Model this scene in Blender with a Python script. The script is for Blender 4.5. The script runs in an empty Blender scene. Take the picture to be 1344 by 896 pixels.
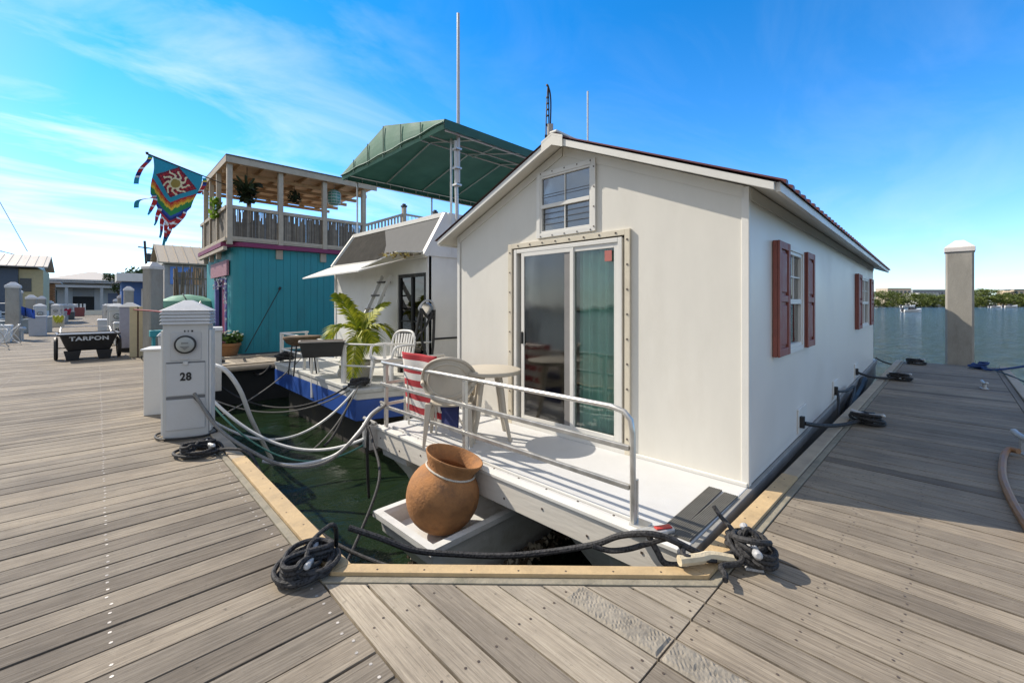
import bpy, math, random
from mathutils import Vector, Matrix
random.seed(7)
R = math.radians
scene = bpy.context.scene
col = scene.collection
# ---------------------------------------------------------------- camera model (metres, dock top is z = 0)
F = 561.0; AV = R(45.86); EYE = 1.45
def ray(u, v):
    r = (u-672)/F
    return Vector((math.cos(AV)+r*math.sin(AV), math.sin(AV)-r*math.cos(AV), -(v-399)/F))
def PT(u, v, t): return Vector((0, 0, EYE)) + ray(u, v)*t
def GZ(u, v, z=0.0):
    d = ray(u, v); return Vector((0, 0, EYE)) + d*((z-EYE)/d.z)
# ---------------------------------------------------------------- tagging
def tag(o, label=None, cat=None, group=None, kind=None):
    if label: o['label'] = label
    if cat: o['category'] = cat
    if group: o['group'] = group
    if kind: o['kind'] = kind
    return o
def thing(name, label, cat, loc=(0, 0, 0), rz=0, group=None, rx=0, ry=0):
    o = bpy.data.objects.new(name, None); col.objects.link(o)
    o.location = loc; o.rotation_euler = (rx, ry, rz); o.empty_display_size = .1
    return tag(o, label, cat, group)
def kids(o): return [c for c in bpy.data.objects if c.parent == o]
def copy_tree(o, parent=None):
    c = o.copy(); col.objects.link(c); c.parent = parent
    for ch in kids(o): copy_tree(ch, c)
    return c
# ---------------------------------------------------------------- mesh builder
def rotz(a): return Matrix.Rotation(a, 3, 'Z')
class MB:
    def __init__(s): s.v = []; s.f = []; s.m = []; s.uv = {}
    def quad(s, a, b, c, d, m=0):
        n = len(s.v); s.v += [Vector(a), Vector(b), Vector(c), Vector(d)]; s.f.append((n, n+1, n+2, n+3)); s.m.append(m)
    def poly(s, pts, m=0):
        n = len(s.v); s.v += [Vector(p) for p in pts]; s.f.append(tuple(range(n, n+len(pts)))); s.m.append(m)
    def hexa(s, p, m=0):      # p: 4 bottom (ccw from above), 4 top
        n = len(s.v); s.v += [Vector(q) for q in p]
        for f in ((3, 2, 1, 0), (4, 5, 6, 7), (0, 1, 5, 4), (1, 2, 6, 5), (2, 3, 7, 6), (3, 0, 4, 7)):
            s.f.append(tuple(n+i for i in f)); s.m.append(m)
    def box(s, x0, x1, y0, y1, z0, z1, m=0):
        s.hexa([(x0, y0, z0), (x1, y0, z0), (x1, y1, z0), (x0, y1, z0), (x0, y0, z1), (x1, y0, z1), (x1, y1, z1), (x0, y1, z1)], m)
    def cbox(s, c, sx, sy, sz, rot=None, m=0):
        c = Vector(c); rot = rot or Matrix.Identity(3); P = []
        for k in (-.5, .5):
            for i, j in ((-.5, -.5), (.5, -.5), (.5, .5), (-.5, .5)): P.append(c+rot @ Vector((i*sx, j*sy, k*sz)))
        s.hexa(P, m)
    def beam(s, a, b, w, h, m=0, up=(0, 0, 1)):
        a = Vector(a); b = Vector(b); d = b-a; L = d.length; x = d/L
        u = Vector(up)
        if abs(x.dot(u)) > .98: u = Vector((0, 1, 0))
        y = u.cross(x).normalized(); z = x.cross(y)
        rot = Matrix((x, y, z)).transposed()
        s.cbox((a+b)/2, L, w, h, rot, m)
    def tube(s, pts, r, n=8, m=0, closed=False, cap=True):
        pts = [Vector(p) for p in pts]; rs = r if isinstance(r, (list, tuple)) else [r]*len(pts)
        base = len(s.v); N = len(pts); up = None
        for i, p in enumerate(pts):
            if closed: d = pts[(i+1) % N]-pts[i-1]
            else: d = pts[min(i+1, N-1)]-pts[max(i-1, 0)]
            if d.length < 1e-9: d = Vector((0, 0, 1))
            d.normalize()
            if up is None: up = Vector((0, 0, 1)) if abs(d.z) < .9 else Vector((1, 0, 0))
            y = up.cross(d)
            if y.length < 1e-4: y = d.orthogonal()
            y.normalize(); z = d.cross(y); up = z
            for k in range(n):
                a = 2*math.pi*k/n; s.v.append(p+(y*math.cos(a)+z*math.sin(a))*rs[i])
        M = N if closed else N-1
        for i in range(M):
            for k in range(n):
                j = (i+1) % N; k2 = (k+1) % n
                s.f.append((base+i*n+k, base+i*n+k2, base+j*n+k2, base+j*n+k)); s.m.append(m)
        if cap and not closed:
            s.f.append(tuple(base+k for k in reversed(range(n)))); s.m.append(m)
            s.f.append(tuple(base+(N-1)*n+k for k in range(n))); s.m.append(m)
    def lathe(s, prof, c=(0, 0, 0), n=24, m=0, rot=None, sx=1, sy=1):
        c = Vector(c); rot = rot or Matrix.Identity(3); base = len(s.v)
        for (r, z) in prof:
            for k in range(n):
                a = 2*math.pi*k/n; s.v.append(c+rot @ Vector((r*sx*math.cos(a), r*sy*math.sin(a), z)))
        for i in range(len(prof)-1):
            for k in range(n):
                k2 = (k+1) % n; s.f.append((base+i*n+k, base+i*n+k2, base+(i+1)*n+k2, base+(i+1)*n+k)); s.m.append(m)
        if prof[0][0] > 1e-5: s.f.append(tuple(base+k for k in reversed(range(n)))); s.m.append(m)
        if prof[-1][0] > 1e-5: s.f.append(tuple(base+(len(prof)-1)*n+k for k in range(n))); s.m.append(m)
    def extr(s, poly, a0, a1, axis='y', m=0):   # poly of 2D points extruded along an axis; 'y': (x,z), 'x': (y,z), 'z': (x,y)
        def P(p, a): return {'y': Vector((p[0], a, p[1])), 'x': Vector((a, p[0], p[1])), 'z': Vector((p[0], p[1], a))}[axis]
        n = len(s.v); k = len(poly)
        s.v += [P(p, a0) for p in poly]+[P(p, a1) for p in poly]
        s.f.append(tuple(range(n, n+k))); s.m.append(m); s.f.append(tuple(reversed(range(n+k, n+2*k)))); s.m.append(m)
        for i in range(k):
            j = (i+1) % k; s.f.append((n+i, n+k+i, n+k+j, n+j)); s.m.append(m)
    def build(s, name, mats, parent=None, smooth=False, bevel=0, loc=None, fixn=True, world=False, subsurf=0):
        me = bpy.data.meshes.new(name)
        V = s.v
        if world and parent is not None:
            fr = parent if world is True else world
            inv = (Matrix.Translation(fr.location) @ fr.rotation_euler.to_matrix().to_4x4()).inverted()
            V = [inv @ q for q in V]
        me.from_pydata([tuple(q) for q in V], [], s.f)
        if not isinstance(mats, (list, tuple)): mats = [mats]
        for mm in mats: me.materials.append(mm)
        for p, mi in zip(me.polygons, s.m): p.material_index = mi; p.use_smooth = smooth
        if s.uv:
            ul = me.uv_layers.new(name='UVMap')
            for p in me.polygons:
                for li in p.loop_indices:
                    ul.data[li].uv = s.uv.get(me.loops[li].vertex_index, (0, 0))
        o = bpy.data.objects.new(name, me); col.objects.link(o)
        if fixn or smooth:
            import bmesh
            bm = bmesh.new(); bm.from_mesh(me)
            if smooth: bmesh.ops.remove_doubles(bm, verts=bm.verts, dist=1e-5)
            bmesh.ops.recalc_face_normals(bm, faces=bm.faces); bm.to_mesh(me); bm.free()
        if smooth:
            try: me.set_sharp_from_angle(angle=R(35))
            except Exception: pass
        if parent is not None: o.parent = parent
        if loc: o.location = loc
        if bevel:
            b = o.modifiers.new('bevel', 'BEVEL'); b.width = bevel; b.segments = 2; b.limit_method = 'ANGLE'; b.angle_limit = R(40)
        if subsurf:
            q = o.modifiers.new('sub', 'SUBSURF'); q.levels = subsurf; q.render_levels = subsurf
        return o
def split_build(mb, name, mats, parent=None, **k):
    """every separate piece collected in mb becomes an object of its own"""
    par = list(range(len(mb.v)))
    def find(i):
        while par[i] != i: par[i] = par[par[i]]; i = par[i]
        return i
    for f in mb.f:
        for i in f[1:]: par[find(i)] = find(f[0])
    groups = {}
    for f, mi in zip(mb.f, mb.m): groups.setdefault(find(f[0]), []).append((f, mi))
    out = []
    for g in groups.values():
        q = MB(); ids = {}
        for f, mi in g:
            for i in f:
                if i not in ids: ids[i] = len(q.v); q.v.append(mb.v[i])
            q.f.append(tuple(ids[i] for i in f)); q.m.append(mi)
        out.append(q.build(name, mats, parent, **k))
    return out
def spline(P, n=10, closed=False):
    P = [Vector(p) for p in P]; out = []; N = len(P)
    M = N if closed else N-1
    for i in range(M):
        if closed: a, b, c, d = P[i-1], P[i], P[(i+1) % N], P[(i+2) % N]
        else: a, b, c, d = P[max(i-1, 0)], P[i], P[i+1], P[min(i+2, N-1)]
        for k in range(n):
            t = k/n
            out.append(.5*((2*b)+(c-a)*t+(2*a-5*b+4*c-d)*t*t+(3*b-a-3*c+d)*t*t*t))
    if not closed: out.append(P[-1])
    return out
def sag(a, b, s, n=16):
    a = Vector(a); b = Vector(b); return [a.lerp(b, i/n)-Vector((0, 0, 4*s*(i/n)*(1-i/n))) for i in range(n+1)]
# ---------------------------------------------------------------- materials
MATS = {}
def nodes(name):
    m = bpy.data.materials.new(name); m.use_nodes = True; nt = m.node_tree
    return m, nt, nt.nodes['Principled BSDF']
def N(nt, t, **k):
    n = nt.nodes.new(t)
    for a, b in k.items():
        if hasattr(n, a): setattr(n, a, b)
        else: n.inputs[a].default_value = b
    return n
def ramp(nt, fac, stops):
    r = nt.nodes.new('ShaderNodeValToRGB'); e = r.color_ramp.elements
    while len(e) < len(stops): e.new(.5)
    for i, (p, c) in enumerate(stops): e[i].position = p; e[i].color = (*c, 1) if len(c) == 3 else c
    nt.links.new(fac, r.inputs[0]); return r
def mixc(nt, fac, a, b, mode='MIX'):
    n = nt.nodes.new('ShaderNodeMix'); n.data_type = 'RGBA'; n.blend_type = mode
    for i, x in ((0, fac), (6, a), (7, b)):
        if hasattr(x, 'links') or hasattr(x, 'is_linked'): nt.links.new(x, n.inputs[i])
        elif i == 0: n.inputs[0].default_value = x
        else: n.inputs[i].default_value = (*x, 1)
    return n.outputs[2]
def sc(c, k): return tuple(min(1, x*k) for x in c)
def mat(name, c, rough=.6, metal=0, var=.12, scale=6, bump=.15, bscale=60, dirt=None, spec=.5, stretch=(1, 1, 1)):
    """painted / plain surface with mottling, fine bump and optional dirt blotches"""
    if name in MATS: return MATS[name]
    m, nt, b = nodes(name); L = nt.links
    tc = N(nt, 'ShaderNodeTexCoord'); mp = N(nt, 'ShaderNodeMapping'); L.new(tc.outputs['Object'], mp.inputs[0]); mp.inputs['Scale'].default_value = stretch
    n1 = N(nt, 'ShaderNodeTexNoise', Scale=scale, Detail=8.0, Roughness=.65); L.new(mp.outputs[0], n1.inputs[0])
    r = ramp(nt, n1.outputs[0], [(.3, sc(c, 1-var)), (.7, sc(c, 1+var*.6))])
    out = r.outputs[0]
    if dirt:
        n2 = N(nt, 'ShaderNodeTexNoise', Scale=scale*.6, Detail=10.0, Roughness=.75); L.new(mp.outputs[0], n2.inputs[0])
        f = ramp(nt, n2.outputs[0], [(.52, (0, 0, 0)), (.75, (dirt[1],)*3)])
        out = mixc(nt, f.outputs[0], out, dirt[0])
    L.new(out, b.inputs['Base Color']); b.inputs['Roughness'].default_value = rough; b.inputs['Metallic'].default_value = metal
    b.inputs['Specular IOR Level'].default_value = spec
    rr = ramp(nt, n1.outputs[0], [(.3, (max(0, rough-.08),)*3), (.7, (min(1, rough+.12),)*3)]); L.new(rr.outputs[0], b.inputs['Roughness'])
    if bump:
        n3 = N(nt, 'ShaderNodeTexNoise', Scale=bscale, Detail=5.0); L.new(mp.outputs[0], n3.inputs[0])
        bp = N(nt, 'ShaderNodeBump', Strength=bump, Distance=.01); L.new(n3.outputs[0], bp.inputs['Height']); L.new(bp.outputs[0], b.inputs['Normal'])
    MATS[name] = m; return m
def wood_uv(name, cols, rough=.8):
    """weathered planks: UV u runs along the grain in metres, v across + a random offset for each plank"""
    m, nt, b = nodes(name); L = nt.links
    uv = N(nt, 'ShaderNodeUVMap'); sp = N(nt, 'ShaderNodeSeparateXYZ'); L.new(uv.outputs[0], sp.inputs[0])
    fl = N(nt, 'ShaderNodeMath', operation='FLOOR'); L.new(sp.outputs[1], fl.inputs[0])
    wn = N(nt, 'ShaderNodeTexWhiteNoise', noise_dimensions='1D'); L.new(fl.outputs[0], wn.inputs['W'])
    mp = N(nt, 'ShaderNodeMapping'); L.new(uv.outputs[0], mp.inputs[0]); mp.inputs['Scale'].default_value = (2.4, 85, 1)
    n1 = N(nt, 'ShaderNodeTexNoise', Scale=1.0, Detail=12.0, Roughness=.72, Distortion=.35); L.new(mp.outputs[0], n1.inputs[0])
    mp2 = N(nt, 'ShaderNodeMapping'); L.new(uv.outputs[0], mp2.inputs[0]); mp2.inputs['Scale'].default_value = (9, 300, 1)
    n2 = N(nt, 'ShaderNodeTexNoise', Scale=1.0, Detail=6.0, Roughness=.6); L.new(mp2.outputs[0], n2.inputs[0])
    tc = N(nt, 'ShaderNodeTexCoord')
    n3 = N(nt, 'ShaderNodeTexNoise', Scale=1.1, Detail=7.0, Roughness=.62); L.new(tc.outputs['Object'], n3.inputs[0])
    a = ramp(nt, n1.outputs[0], [(.30, cols[0]), (.5, cols[1]), (.68, cols[2])])
    # per plank tone
    t = ramp(nt, wn.outputs[0], [(0, (.66, .64, .63)), (.35, (.9, .89, .88)), (.7, (1.02, 1.0, .97)), (1, (1.22, 1.18, 1.12))])
    o = mixc(nt, 1.0, a.outputs[0], t.outputs[0], 'MULTIPLY')
    g = ramp(nt, n2.outputs[0], [(.33, (.5, .48, .46)), (.5, (1, 1, 1)), (.7, (1.1, 1.1, 1.1))])
    o = mixc(nt, .55, o, g.outputs[0], 'MULTIPLY')
    s = ramp(nt, n3.outputs[0], [(.33, (.72, .71, .71)), (.6, (1.08, 1.07, 1.05))])
    o = mixc(nt, .9, o, s.outputs[0], 'MULTIPLY')
    # pale worn blotches and dark specks
    n4 = N(nt, 'ShaderNodeTexNoise', Scale=3.3, Detail=9.0, Roughness=.8, Distortion=.6); L.new(tc.outputs['Object'], n4.inputs[0])
    w = ramp(nt, n4.outputs[0], [(.62, (0, 0, 0)), (.74, (.45, .45, .45))])
    o = mixc(nt, w.outputs[0], o, sc(cols[2], 1.35))
    n5 = N(nt, 'ShaderNodeTexNoise', Scale=26.0, Detail=3.0, Roughness=.6); L.new(tc.outputs['Object'], n5.inputs[0])
    w2 = ramp(nt, n5.outputs[0], [(.27, (.55, .55, .55)), (.36, (0, 0, 0))])
    o = mixc(nt, w2.outputs[0], o, sc(cols[0], .5))
    L.new(o, b.inputs['Base Color']); b.inputs['Roughness'].default_value = rough; b.inputs['Specular IOR Level'].default_value = .25
    ad = N(nt, 'ShaderNodeMath', operation='ADD'); L.new(n1.outputs[0], ad.inputs[0]); L.new(n2.outputs[0], ad.inputs[1])
    bp = N(nt, 'ShaderNodeBump', Strength=.55, Distance=.006); L.new(ad.outputs[0], bp.inputs['Height']); L.new(bp.outputs[0], b.inputs['Normal'])
    MATS[name] = m; return m
def glass(name, tint=(.8, .86, .84), refl=.16, rough=.02):
    m, nt, b = nodes(name); L = nt.links; nt.nodes.remove(b); out = nt.nodes['Material Output']
    tr = N(nt, 'ShaderNodeBsdfTransparent'); tr.inputs[0].default_value = (*tint, 1)
    gl = N(nt, 'ShaderNodeBsdfGlossy'); gl.inputs['Roughness'].default_value = rough
    tc = N(nt, 'ShaderNodeTexCoord'); n = N(nt, 'ShaderNodeTexNoise', Scale=1.7, Detail=2.0); L.new(tc.outputs['Object'], n.inputs[0])
    bp = N(nt, 'ShaderNodeBump', Strength=.25, Distance=.02); L.new(n.outputs[0], bp.inputs['Height']); L.new(bp.outputs[0], gl.inputs['Normal'])
    fr = N(nt, 'ShaderNodeFresnel', IOR=1.5); ad = N(nt, 'ShaderNodeMath', operation='ADD'); ad.use_clamp = True
    L.new(fr.outputs[0], ad.inputs[0]); ad.inputs[1].default_value = refl
    mx = N(nt, 'ShaderNodeMixShader'); L.new(ad.outputs[0], mx.inputs[0]); L.new(tr.outputs[0], mx.inputs[1]); L.new(gl.outputs[0], mx.inputs[2]); L.new(mx.outputs[0], out.inputs[0])
    MATS[name] = m; return m
def leafmat(name, a, bcol, trans=.35):
    m, nt, b = nodes(name); L = nt.links; out = nt.nodes['Material Output']
    tc = N(nt, 'ShaderNodeTexCoord'); n = N(nt, 'ShaderNodeTexNoise', Scale=5.0, Detail=3.0); L.new(tc.outputs['Object'], n.inputs[0])
    gi = N(nt, 'ShaderNodeNewGeometry'); ad = N(nt, 'ShaderNodeMath', operation='ADD'); L.new(n.outputs[0], ad.inputs[0])
    ml = N(nt, 'ShaderNodeMath', operation='MULTIPLY_ADD'); L.new(gi.outputs['Random Per Island'], ml.inputs[0]); ml.inputs[1].default_value = .5; ml.inputs[2].default_value = -.25; L.new(ml.outputs[0], ad.inputs[1])
    r = ramp(nt, ad.outputs[0], [(.3, a), (.7, bcol)])
    L.new(r.outputs[0], b.inputs['Base Color']); b.inputs['Roughness'].default_value = .5; b.inputs['Specular IOR Level'].default_value = .3
    t = N(nt, 'ShaderNodeBsdfTranslucent'); L.new(r.outputs[0], t.inputs[0]); mx = N(nt, 'ShaderNodeMixShader'); mx.inputs[0].default_value = trans
    L.new(b.outputs[0], mx.inputs[1]); L.new(t.outputs[0], mx.inputs[2]); L.new(mx.outputs[0], out.inputs[0])
    MATS[name] = m; return m
def ropemat(name, c, c2, freq=90):
    m, nt, b = nodes(name); L = nt.links; tc = N(nt, 'ShaderNodeTexCoord')
    w = N(nt, 'ShaderNodeTexVoronoi', Scale=freq); L.new(tc.outputs['Object'], w.inputs[0])
    r = ramp(nt, w.outputs['Distance'], [(.1, c2), (.6, c)]); L.new(r.outputs[0], b.inputs['Base Color']); b.inputs['Roughness'].default_value = .7
    b.inputs['Specular IOR Level'].default_value = .3
    bp = N(nt, 'ShaderNodeBump', Strength=.6, Distance=.004); bp.invert = True; L.new(w.outputs['Distance'], bp.inputs['Height']); L.new(bp.outputs[0], b.inputs['Normal'])
    MATS[name] = m; return m
WHITE = mat('white_paint', (.68, .665, .62), .45, var=.05, bump=.06, bscale=30, scale=2, dirt=((.5, .46, .38), .25))
WALL = mat('wall_panel', (.67, .645, .58), .5, var=.05, bump=.12, bscale=9, scale=2.6, dirt=((.56, .52, .44), .35), stretch=(1, 1, .4))
CREAM = mat('cream_trim', (.62, .56, .44), .5, var=.08, bump=.08, dirt=((.42, .35, .25), .5))
DECKW = mat('deck_coating', (.57, .57, .565), .65, var=.06, bump=.5, bscale=220, scale=3, dirt=((.5, .48, .44), .35))
GREYTRIM = mat('grey_rub', (.27, .26, .24), .6, var=.2, bump=.2, scale=5)
ALU = mat('brushed_aluminium', (.60, .58, .54), .38, .75, var=.12, bump=.05, scale=12, dirt=((.4, .35, .28), .4))
GALV = mat('galvanised', (.55, .55, .54), .5, .6, var=.2, bump=.2, scale=30)
CONC = mat('concrete', (.33, .31, .27), .9, var=.22, bump=.5, bscale=70, scale=3, dirt=((.16, .14, .11), .7), stretch=(1, 1, .35))
TAN = mat('tan_board', (.48, .345, .185), .75, var=.2, bump=.3, scale=7, dirt=((.28, .205, .125), .85))
TANOLD = mat('tan_board_weathered', (.40, .33, .24), .8, var=.2, bump=.3, scale=7, dirt=((.22, .19, .16), .7))
BLACK = mat('black_rubber', (.018, .018, .018), .55, var=.3, bump=.2)
DARK = mat('dark_void', (.02, .022, .022), .9, var=.3)
PED = mat('pedestal_plastic', (.50, .495, .47), .5, var=.05, bump=.05, scale=3, dirt=((.40, .38, .34), .35))
MAROON = mat('maroon_shutter', (.25, .08, .062), .55, var=.18, bump=.2, scale=8)
ROOFM = mat('roof_metal', (.11, .035, .035), .5, .2, var=.2)
ROPEB = ropemat('black_rope', (.040, .039, .040), (.003, .003, .003), 70)
ROPEW = mat('white_hose', (.58, .58, .56), .45, var=.1, bump=.1, dirt=((.35, .33, .28), .5))
ROPEGN = mat('green_hose', (.10, .26, .20), .45, var=.15, bump=.1)
ROPEG = ropemat('grey_rope', (.20, .19, .17), (.09, .085, .08), 120)
PLANK = wood_uv('weathered_planks', [(.13, .11, .086), (.25, .216, .172), (.36, .318, .255)])
PLANKP = wood_uv('pale_planks', [(.22, .19, .15), (.355, .312, .25), (.46, .41, .33)])
# ================================================================ DOCK
def vp(mb, x0, x1, y0a, y0b, y1b, y1a, z, along, rid, th=.05, m=0):
    """one plank; corners (x0,y0a) (x1,y0b) (x1,y1b) (x0,y1a)"""
    n = len(mb.v); mb.hexa([(x0, y0a, z-th), (x1, y0b, z-th), (x1, y1b, z-th), (x0, y1a, z-th), (x0, y0a, z), (x1, y0b, z), (x1, y1b, z), (x0, y1a, z)], m)
    ox = random.uniform(0, 60)
    for i in range(n, n+8):
        q = mb.v[i]
        mb.uv[i] = (ox+(q.x if along == 'x' else q.y), rid+.1+((q.y-min(y0a, y0b)) if along == 'x' else (q.x-x0)))
def screw(mb, x, y, z, m=1, r=.0075):
    n = len(mb.v)
    for k in range(7): a = k*6.2832/7; mb.v.append(Vector((x+r*math.cos(a), y+r*math.sin(a), z+.0015)))
    mb.f.append(tuple(range(n, n+7))); mb.m.append(m)
SCREW = mat('screw_head', (.52, .47, .41), .5, .3, var=.5, scale=40)
# left pier, planks across X
mb = MB(); y = -6.0; k = 0; PT_ = .160
XR = .835
while y < 88:
    dz = random.gauss(0, .0012)
    g = random.choice([.011, .012, .014, .016])
    vp(mb, -2.72, XR, y, y, y+PT_-g, y+PT_-g, dz, 'x', 10+k)
    if -1.5 < y < 14:
        for yy in (y+.035, y+PT_-.045):
            for xx in (.04+random.gauss(0, .004), XR-.05+random.gauss(0, .006), -1.2):
                if random.random() < .93: screw(mb, xx, yy+random.gauss(0, .004), dz)
    y += PT_; k += 1
pier = mb.build('main_pier', [PLANK, SCREW], fixn=False); tag(pier, kind='structure', label='long weathered grey plank pier running into the marina')
# finger pier + triangle, planks along Y
mb = MB(); x = XR+.012; k = 500; XEND = 14.55; YL = .832; YR = -.66
tri = MB()
while x < XEND:
    g = random.choice([.009, .011, .012]); x1 = x+PT_-g; dz = random.gauss(0, .0012)
    vp(mb, x, x1, YR, YR, YL, YL, dz, 'y', k, m=0)
    for yy in (.78, .16, -.6, .47):
        if x < 9 and random.random() < .9:
            for xx in (x+.04, x1-.04): screw(mb, xx, yy+random.gauss(0, .008), dz, m=2, r=.006)
    if x < 2.30:
        a, b = max(YL+.01, 3.115-x), max(YL+.01, 3.115-x1)
        if a > YL+.03:
            vp(tri, x, x1, YL+.008, YL+.008, b, a, dz+.001, 'y', k+300, m=0)
            for yy in (.88, 1.35, a-.07, 1.8):
                if yy < a-.05:
                    for xx in (x+.045, x1-.045):
                        if yy < 3.11-xx-.04: screw(tri, xx, yy+random.gauss(0, .015), dz+.001, m=1, r=.0065)
    x += PT_; k += 1
RUST = mat('rusty_screw', (.10, .075, .06), .6, .3, var=.4, scale=40)
RUFF = mat('rough_plank', (.27, .238, .19), .85, var=.3, bump=.5, bscale=60, scale=9, dirt=((.12, .10, .08), .7))
def rough(mb, x0, x1, ya, yb, z, m):
    from mathutils import noise
    nx, ny = 12, int((yb-ya)/.011); W_ = []
    for j in range(ny+1):
        y = ya+(yb-ya)*j/ny; row = []
        for i in range(nx+1):
            x = x0+(x1-x0)*i/nx; e = min(i, nx-i, j, ny-j)
            q1 = noise.noise(Vector((y*30+x*26, x*9-y*5, 3)))+.5*noise.noise(Vector((y*75+x*50, x*22, 7))); h = 1.1-2.2*abs(q1)+.4*noise.noise(Vector((x*90, y*80, 9)))
            row.append(Vector((x, y, z+.001+(.0052*h if e > 0 else -.006))))
        W_.append(row)
    b0 = len(mb.v)
    for row in W_: mb.v += row
    for j in range(ny):
        for i in range(nx):
            a = b0+j*(nx+1)+i; mb.f.append((a, a+1, a+nx+2, a+nx+1)); mb.m.append(m)
rough(mb, 1.645, 1.788, YR, .828, .006, 3); rough(tri, 1.645, 1.788, .845, 1.33, .006, 2)
for yy in (-.665,): mb.box(XR+.3, 14.6, -.735, -.668, -.03, .003, 0)
fing = mb.build('finger_pier', [PLANK, SCREW, RUST, RUFF], fixn=False); tag(fing, kind='structure', label='wide grey plank finger pier reaching out to the open water')
trio = tri.build('corner_decking', [PLANKP, RUST, RUFF], fixn=False); tag(trio, kind='structure', label='pale triangular patch of decking at the corner of the two piers')
# side extension of finger pier beyond camera right (same pier continues to the right edge with coaming)
def coaming(mb, pts, w, z0, z1, m=0, left=True):
    """board following a polyline; pts = water-side edge, w = width towards the dock (mitred)"""
    P = [Vector((p[0], p[1], 0)) for p in pts]; Q = []
    for i, p in enumerate(P):
        d0 = (P[i]-P[i-1]).normalized() if i else None; d1 = (P[i+1]-P[i]).normalized() if i < len(P)-1 else None
        n0 = Vector((-d0.y, d0.x, 0)) if d0 else None; n1 = Vector((-d1.y, d1.x, 0)) if d1 else None
        if n0 is None: nn = n1; k_ = 1
        elif n1 is None: nn = n0; k_ = 1
        else: nn = (n0+n1).normalized(); k_ = 1/max(.3, nn.dot(n1))
        Q.append(p+nn*w*k_*(1 if left else -1))
    for i in range(len(P)-1):
        a, b, c, d = P[i], P[i+1], Q[i+1], Q[i]
        mb.hexa([(a.x, a.y, z0), (b.x, b.y, z0), (c.x, c.y, z0), (d.x, d.y, z0), (a.x, a.y, z1), (b.x, b.y, z1), (c.x, c.y, z1), (d.x, d.y, z1)], m)
edge = [(1.0, 11.6), (1.0, 4.62), (1.0, 2.30), (2.30, 1.0), (4.15, 1.0), (14.7, 1.0)]
def ring_boards(mb, A, B, z0, z1):
    for i in range(len(A)-1):
        P = [A[i], A[i+1], B[i+1], B[i]]
        mb.hexa([(p[0], p[1], z0) for p in P]+[(p[0], p[1], z1) for p in P])
mb = MB(); ring_boards(mb, [(1, 4.62), (1, 2.302)], [(.89, 4.62), (.89, 2.306)], .004, .028); ring_boards(mb, [(1.001, 2.299), (2.299, 1.001)], [(.891, 2.303), (2.303, .891)], .004, .0275); ring_boards(mb, [(2.302, 1), (4.15, 1)], [(2.306, .89), (4.15, .89)], .004, .028)
for i in range(9): mb.cbox((.955+random.gauss(0, .012), 2.42+i*.25, .028), .010, .010, .003, None, 1)
for i in range(7): q = Vector((1.0, 2.25, 0)).lerp(Vector((2.25, 1.0, 0)), (i+.5)/7); mb.cbox((q.x-.01, q.y-.01, .0278), .010, .010, .003, None, 1)
for i in range(8): mb.cbox((2.4+i*.23, .955+random.gauss(0, .012), .028), .010, .010, .003, None, 1)

o = mb.build('tan_coaming', [TAN, RUST], fixn=True, bevel=.003); tag(o, kind='structure', label='fresh tan wooden edge boards around the near corner of the dock')
mb = MB(); coaming(mb, edge[:2], .11, .004, .026, left=False); coaming(mb, edge[4:], .11, .004, .026, left=False)
coaming(mb, [(14.7, -.86), (4, -.86), (XR+.2, -.86)], .12, .004, .04, left=False)
o = mb.build('weathered_coaming', TANOLD, bevel=.006); tag(o, kind='structure', label='older greyed tan edge boards along the piers')
# lower grey edging board between planks and coaming
mb = MB()
def off(pts, w):
    m_ = MB(); out = []
    P = [Vector((p[0], p[1], 0)) for p in pts]
    for i, p in enumerate(P):
        d0 = (P[i]-P[i-1]).normalized() if i else None; d1 = (P[i+1]-P[i]).normalized() if i < len(P)-1 else None
        n0 = Vector((d0.y, -d0.x, 0)) if d0 else None; n1 = Vector((d1.y, -d1.x, 0)) if d1 else None
        if n0 is None: nn = n1; k_ = 1
        elif n1 is None: nn = n0; k_ = 1
        else: nn = (n0+n1).normalized(); k_ = 1/max(.3, nn.dot(n1))
        q = p-nn*w*k_*-1; out.append((q.x, q.y))
    return out
e2 = off(edge, .118)
ring_boards(mb, [(.888, 11.6), (.888, 2.304), (2.304, .888), (14.7, .888)], [(.84, 11.6), (.84, 2.284), (2.284, .84), (14.7, .84)], -.03, .007); o = mb.build('edging_board', mat('edging_wood', (.27, .24, .18), .85, var=.3, bump=.5, scale=9, dirt=((.12, .12, .08), .8)), bevel=.003); tag(o, kind='structure', label='thin grey edging strip beside the coaming boards')
# structure below: fascia and dark piles
mb = MB(); coaming(mb, [(p[0], p[1]) for p in off(edge, .02)], .12, -.42, -.002, left=False)
mb.box(XR+.3, 14.5, -.83, -.75, -.42, -.002)
mb.box(14.56, 14.68, -.83, .95, -.42, .0)
mb.box(-2.8, -2.73, -6, 88, -.4, .02)
mb.box(.86, .93, 13.8, 88, -.4, .03)
mb.box(.905, .93, -6, -.87, -.4, .03)
o = mb.build('dock_fascia', mat('dark_dock_side', (.10, .09, .075), .9, var=.4, bump=.5), fixn=True); tag(o, kind='structure', label='dark side boards hanging below the dock edges')
mb = MB()
mb.box(-2.6, .80, -6, 88, -.3, -.10); mb.box(1.0, 14.4, -.6, .75, -.3, -.10); mb.hexa([(.9, .75, -.3), (2.3, .75, -.3), (2.1, .95, -.3), (.9, 2.1, -.3), (.9, .75, -.06), (2.3, .75, -.06), (2.1, .95, -.06), (.9, 2.1, -.06)])
for i in range(12): mb.box(-2.5, -2.2, 1+i*6, 1.3+i*6, -3, -.3); mb.box(.45, .75, 1+i*6, 1.3+i*6, -3, -.3)
for i in range(4): mb.box(3+i*3.4, 3.3+i*3.4, .3, .6, -3, -.3)
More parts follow.
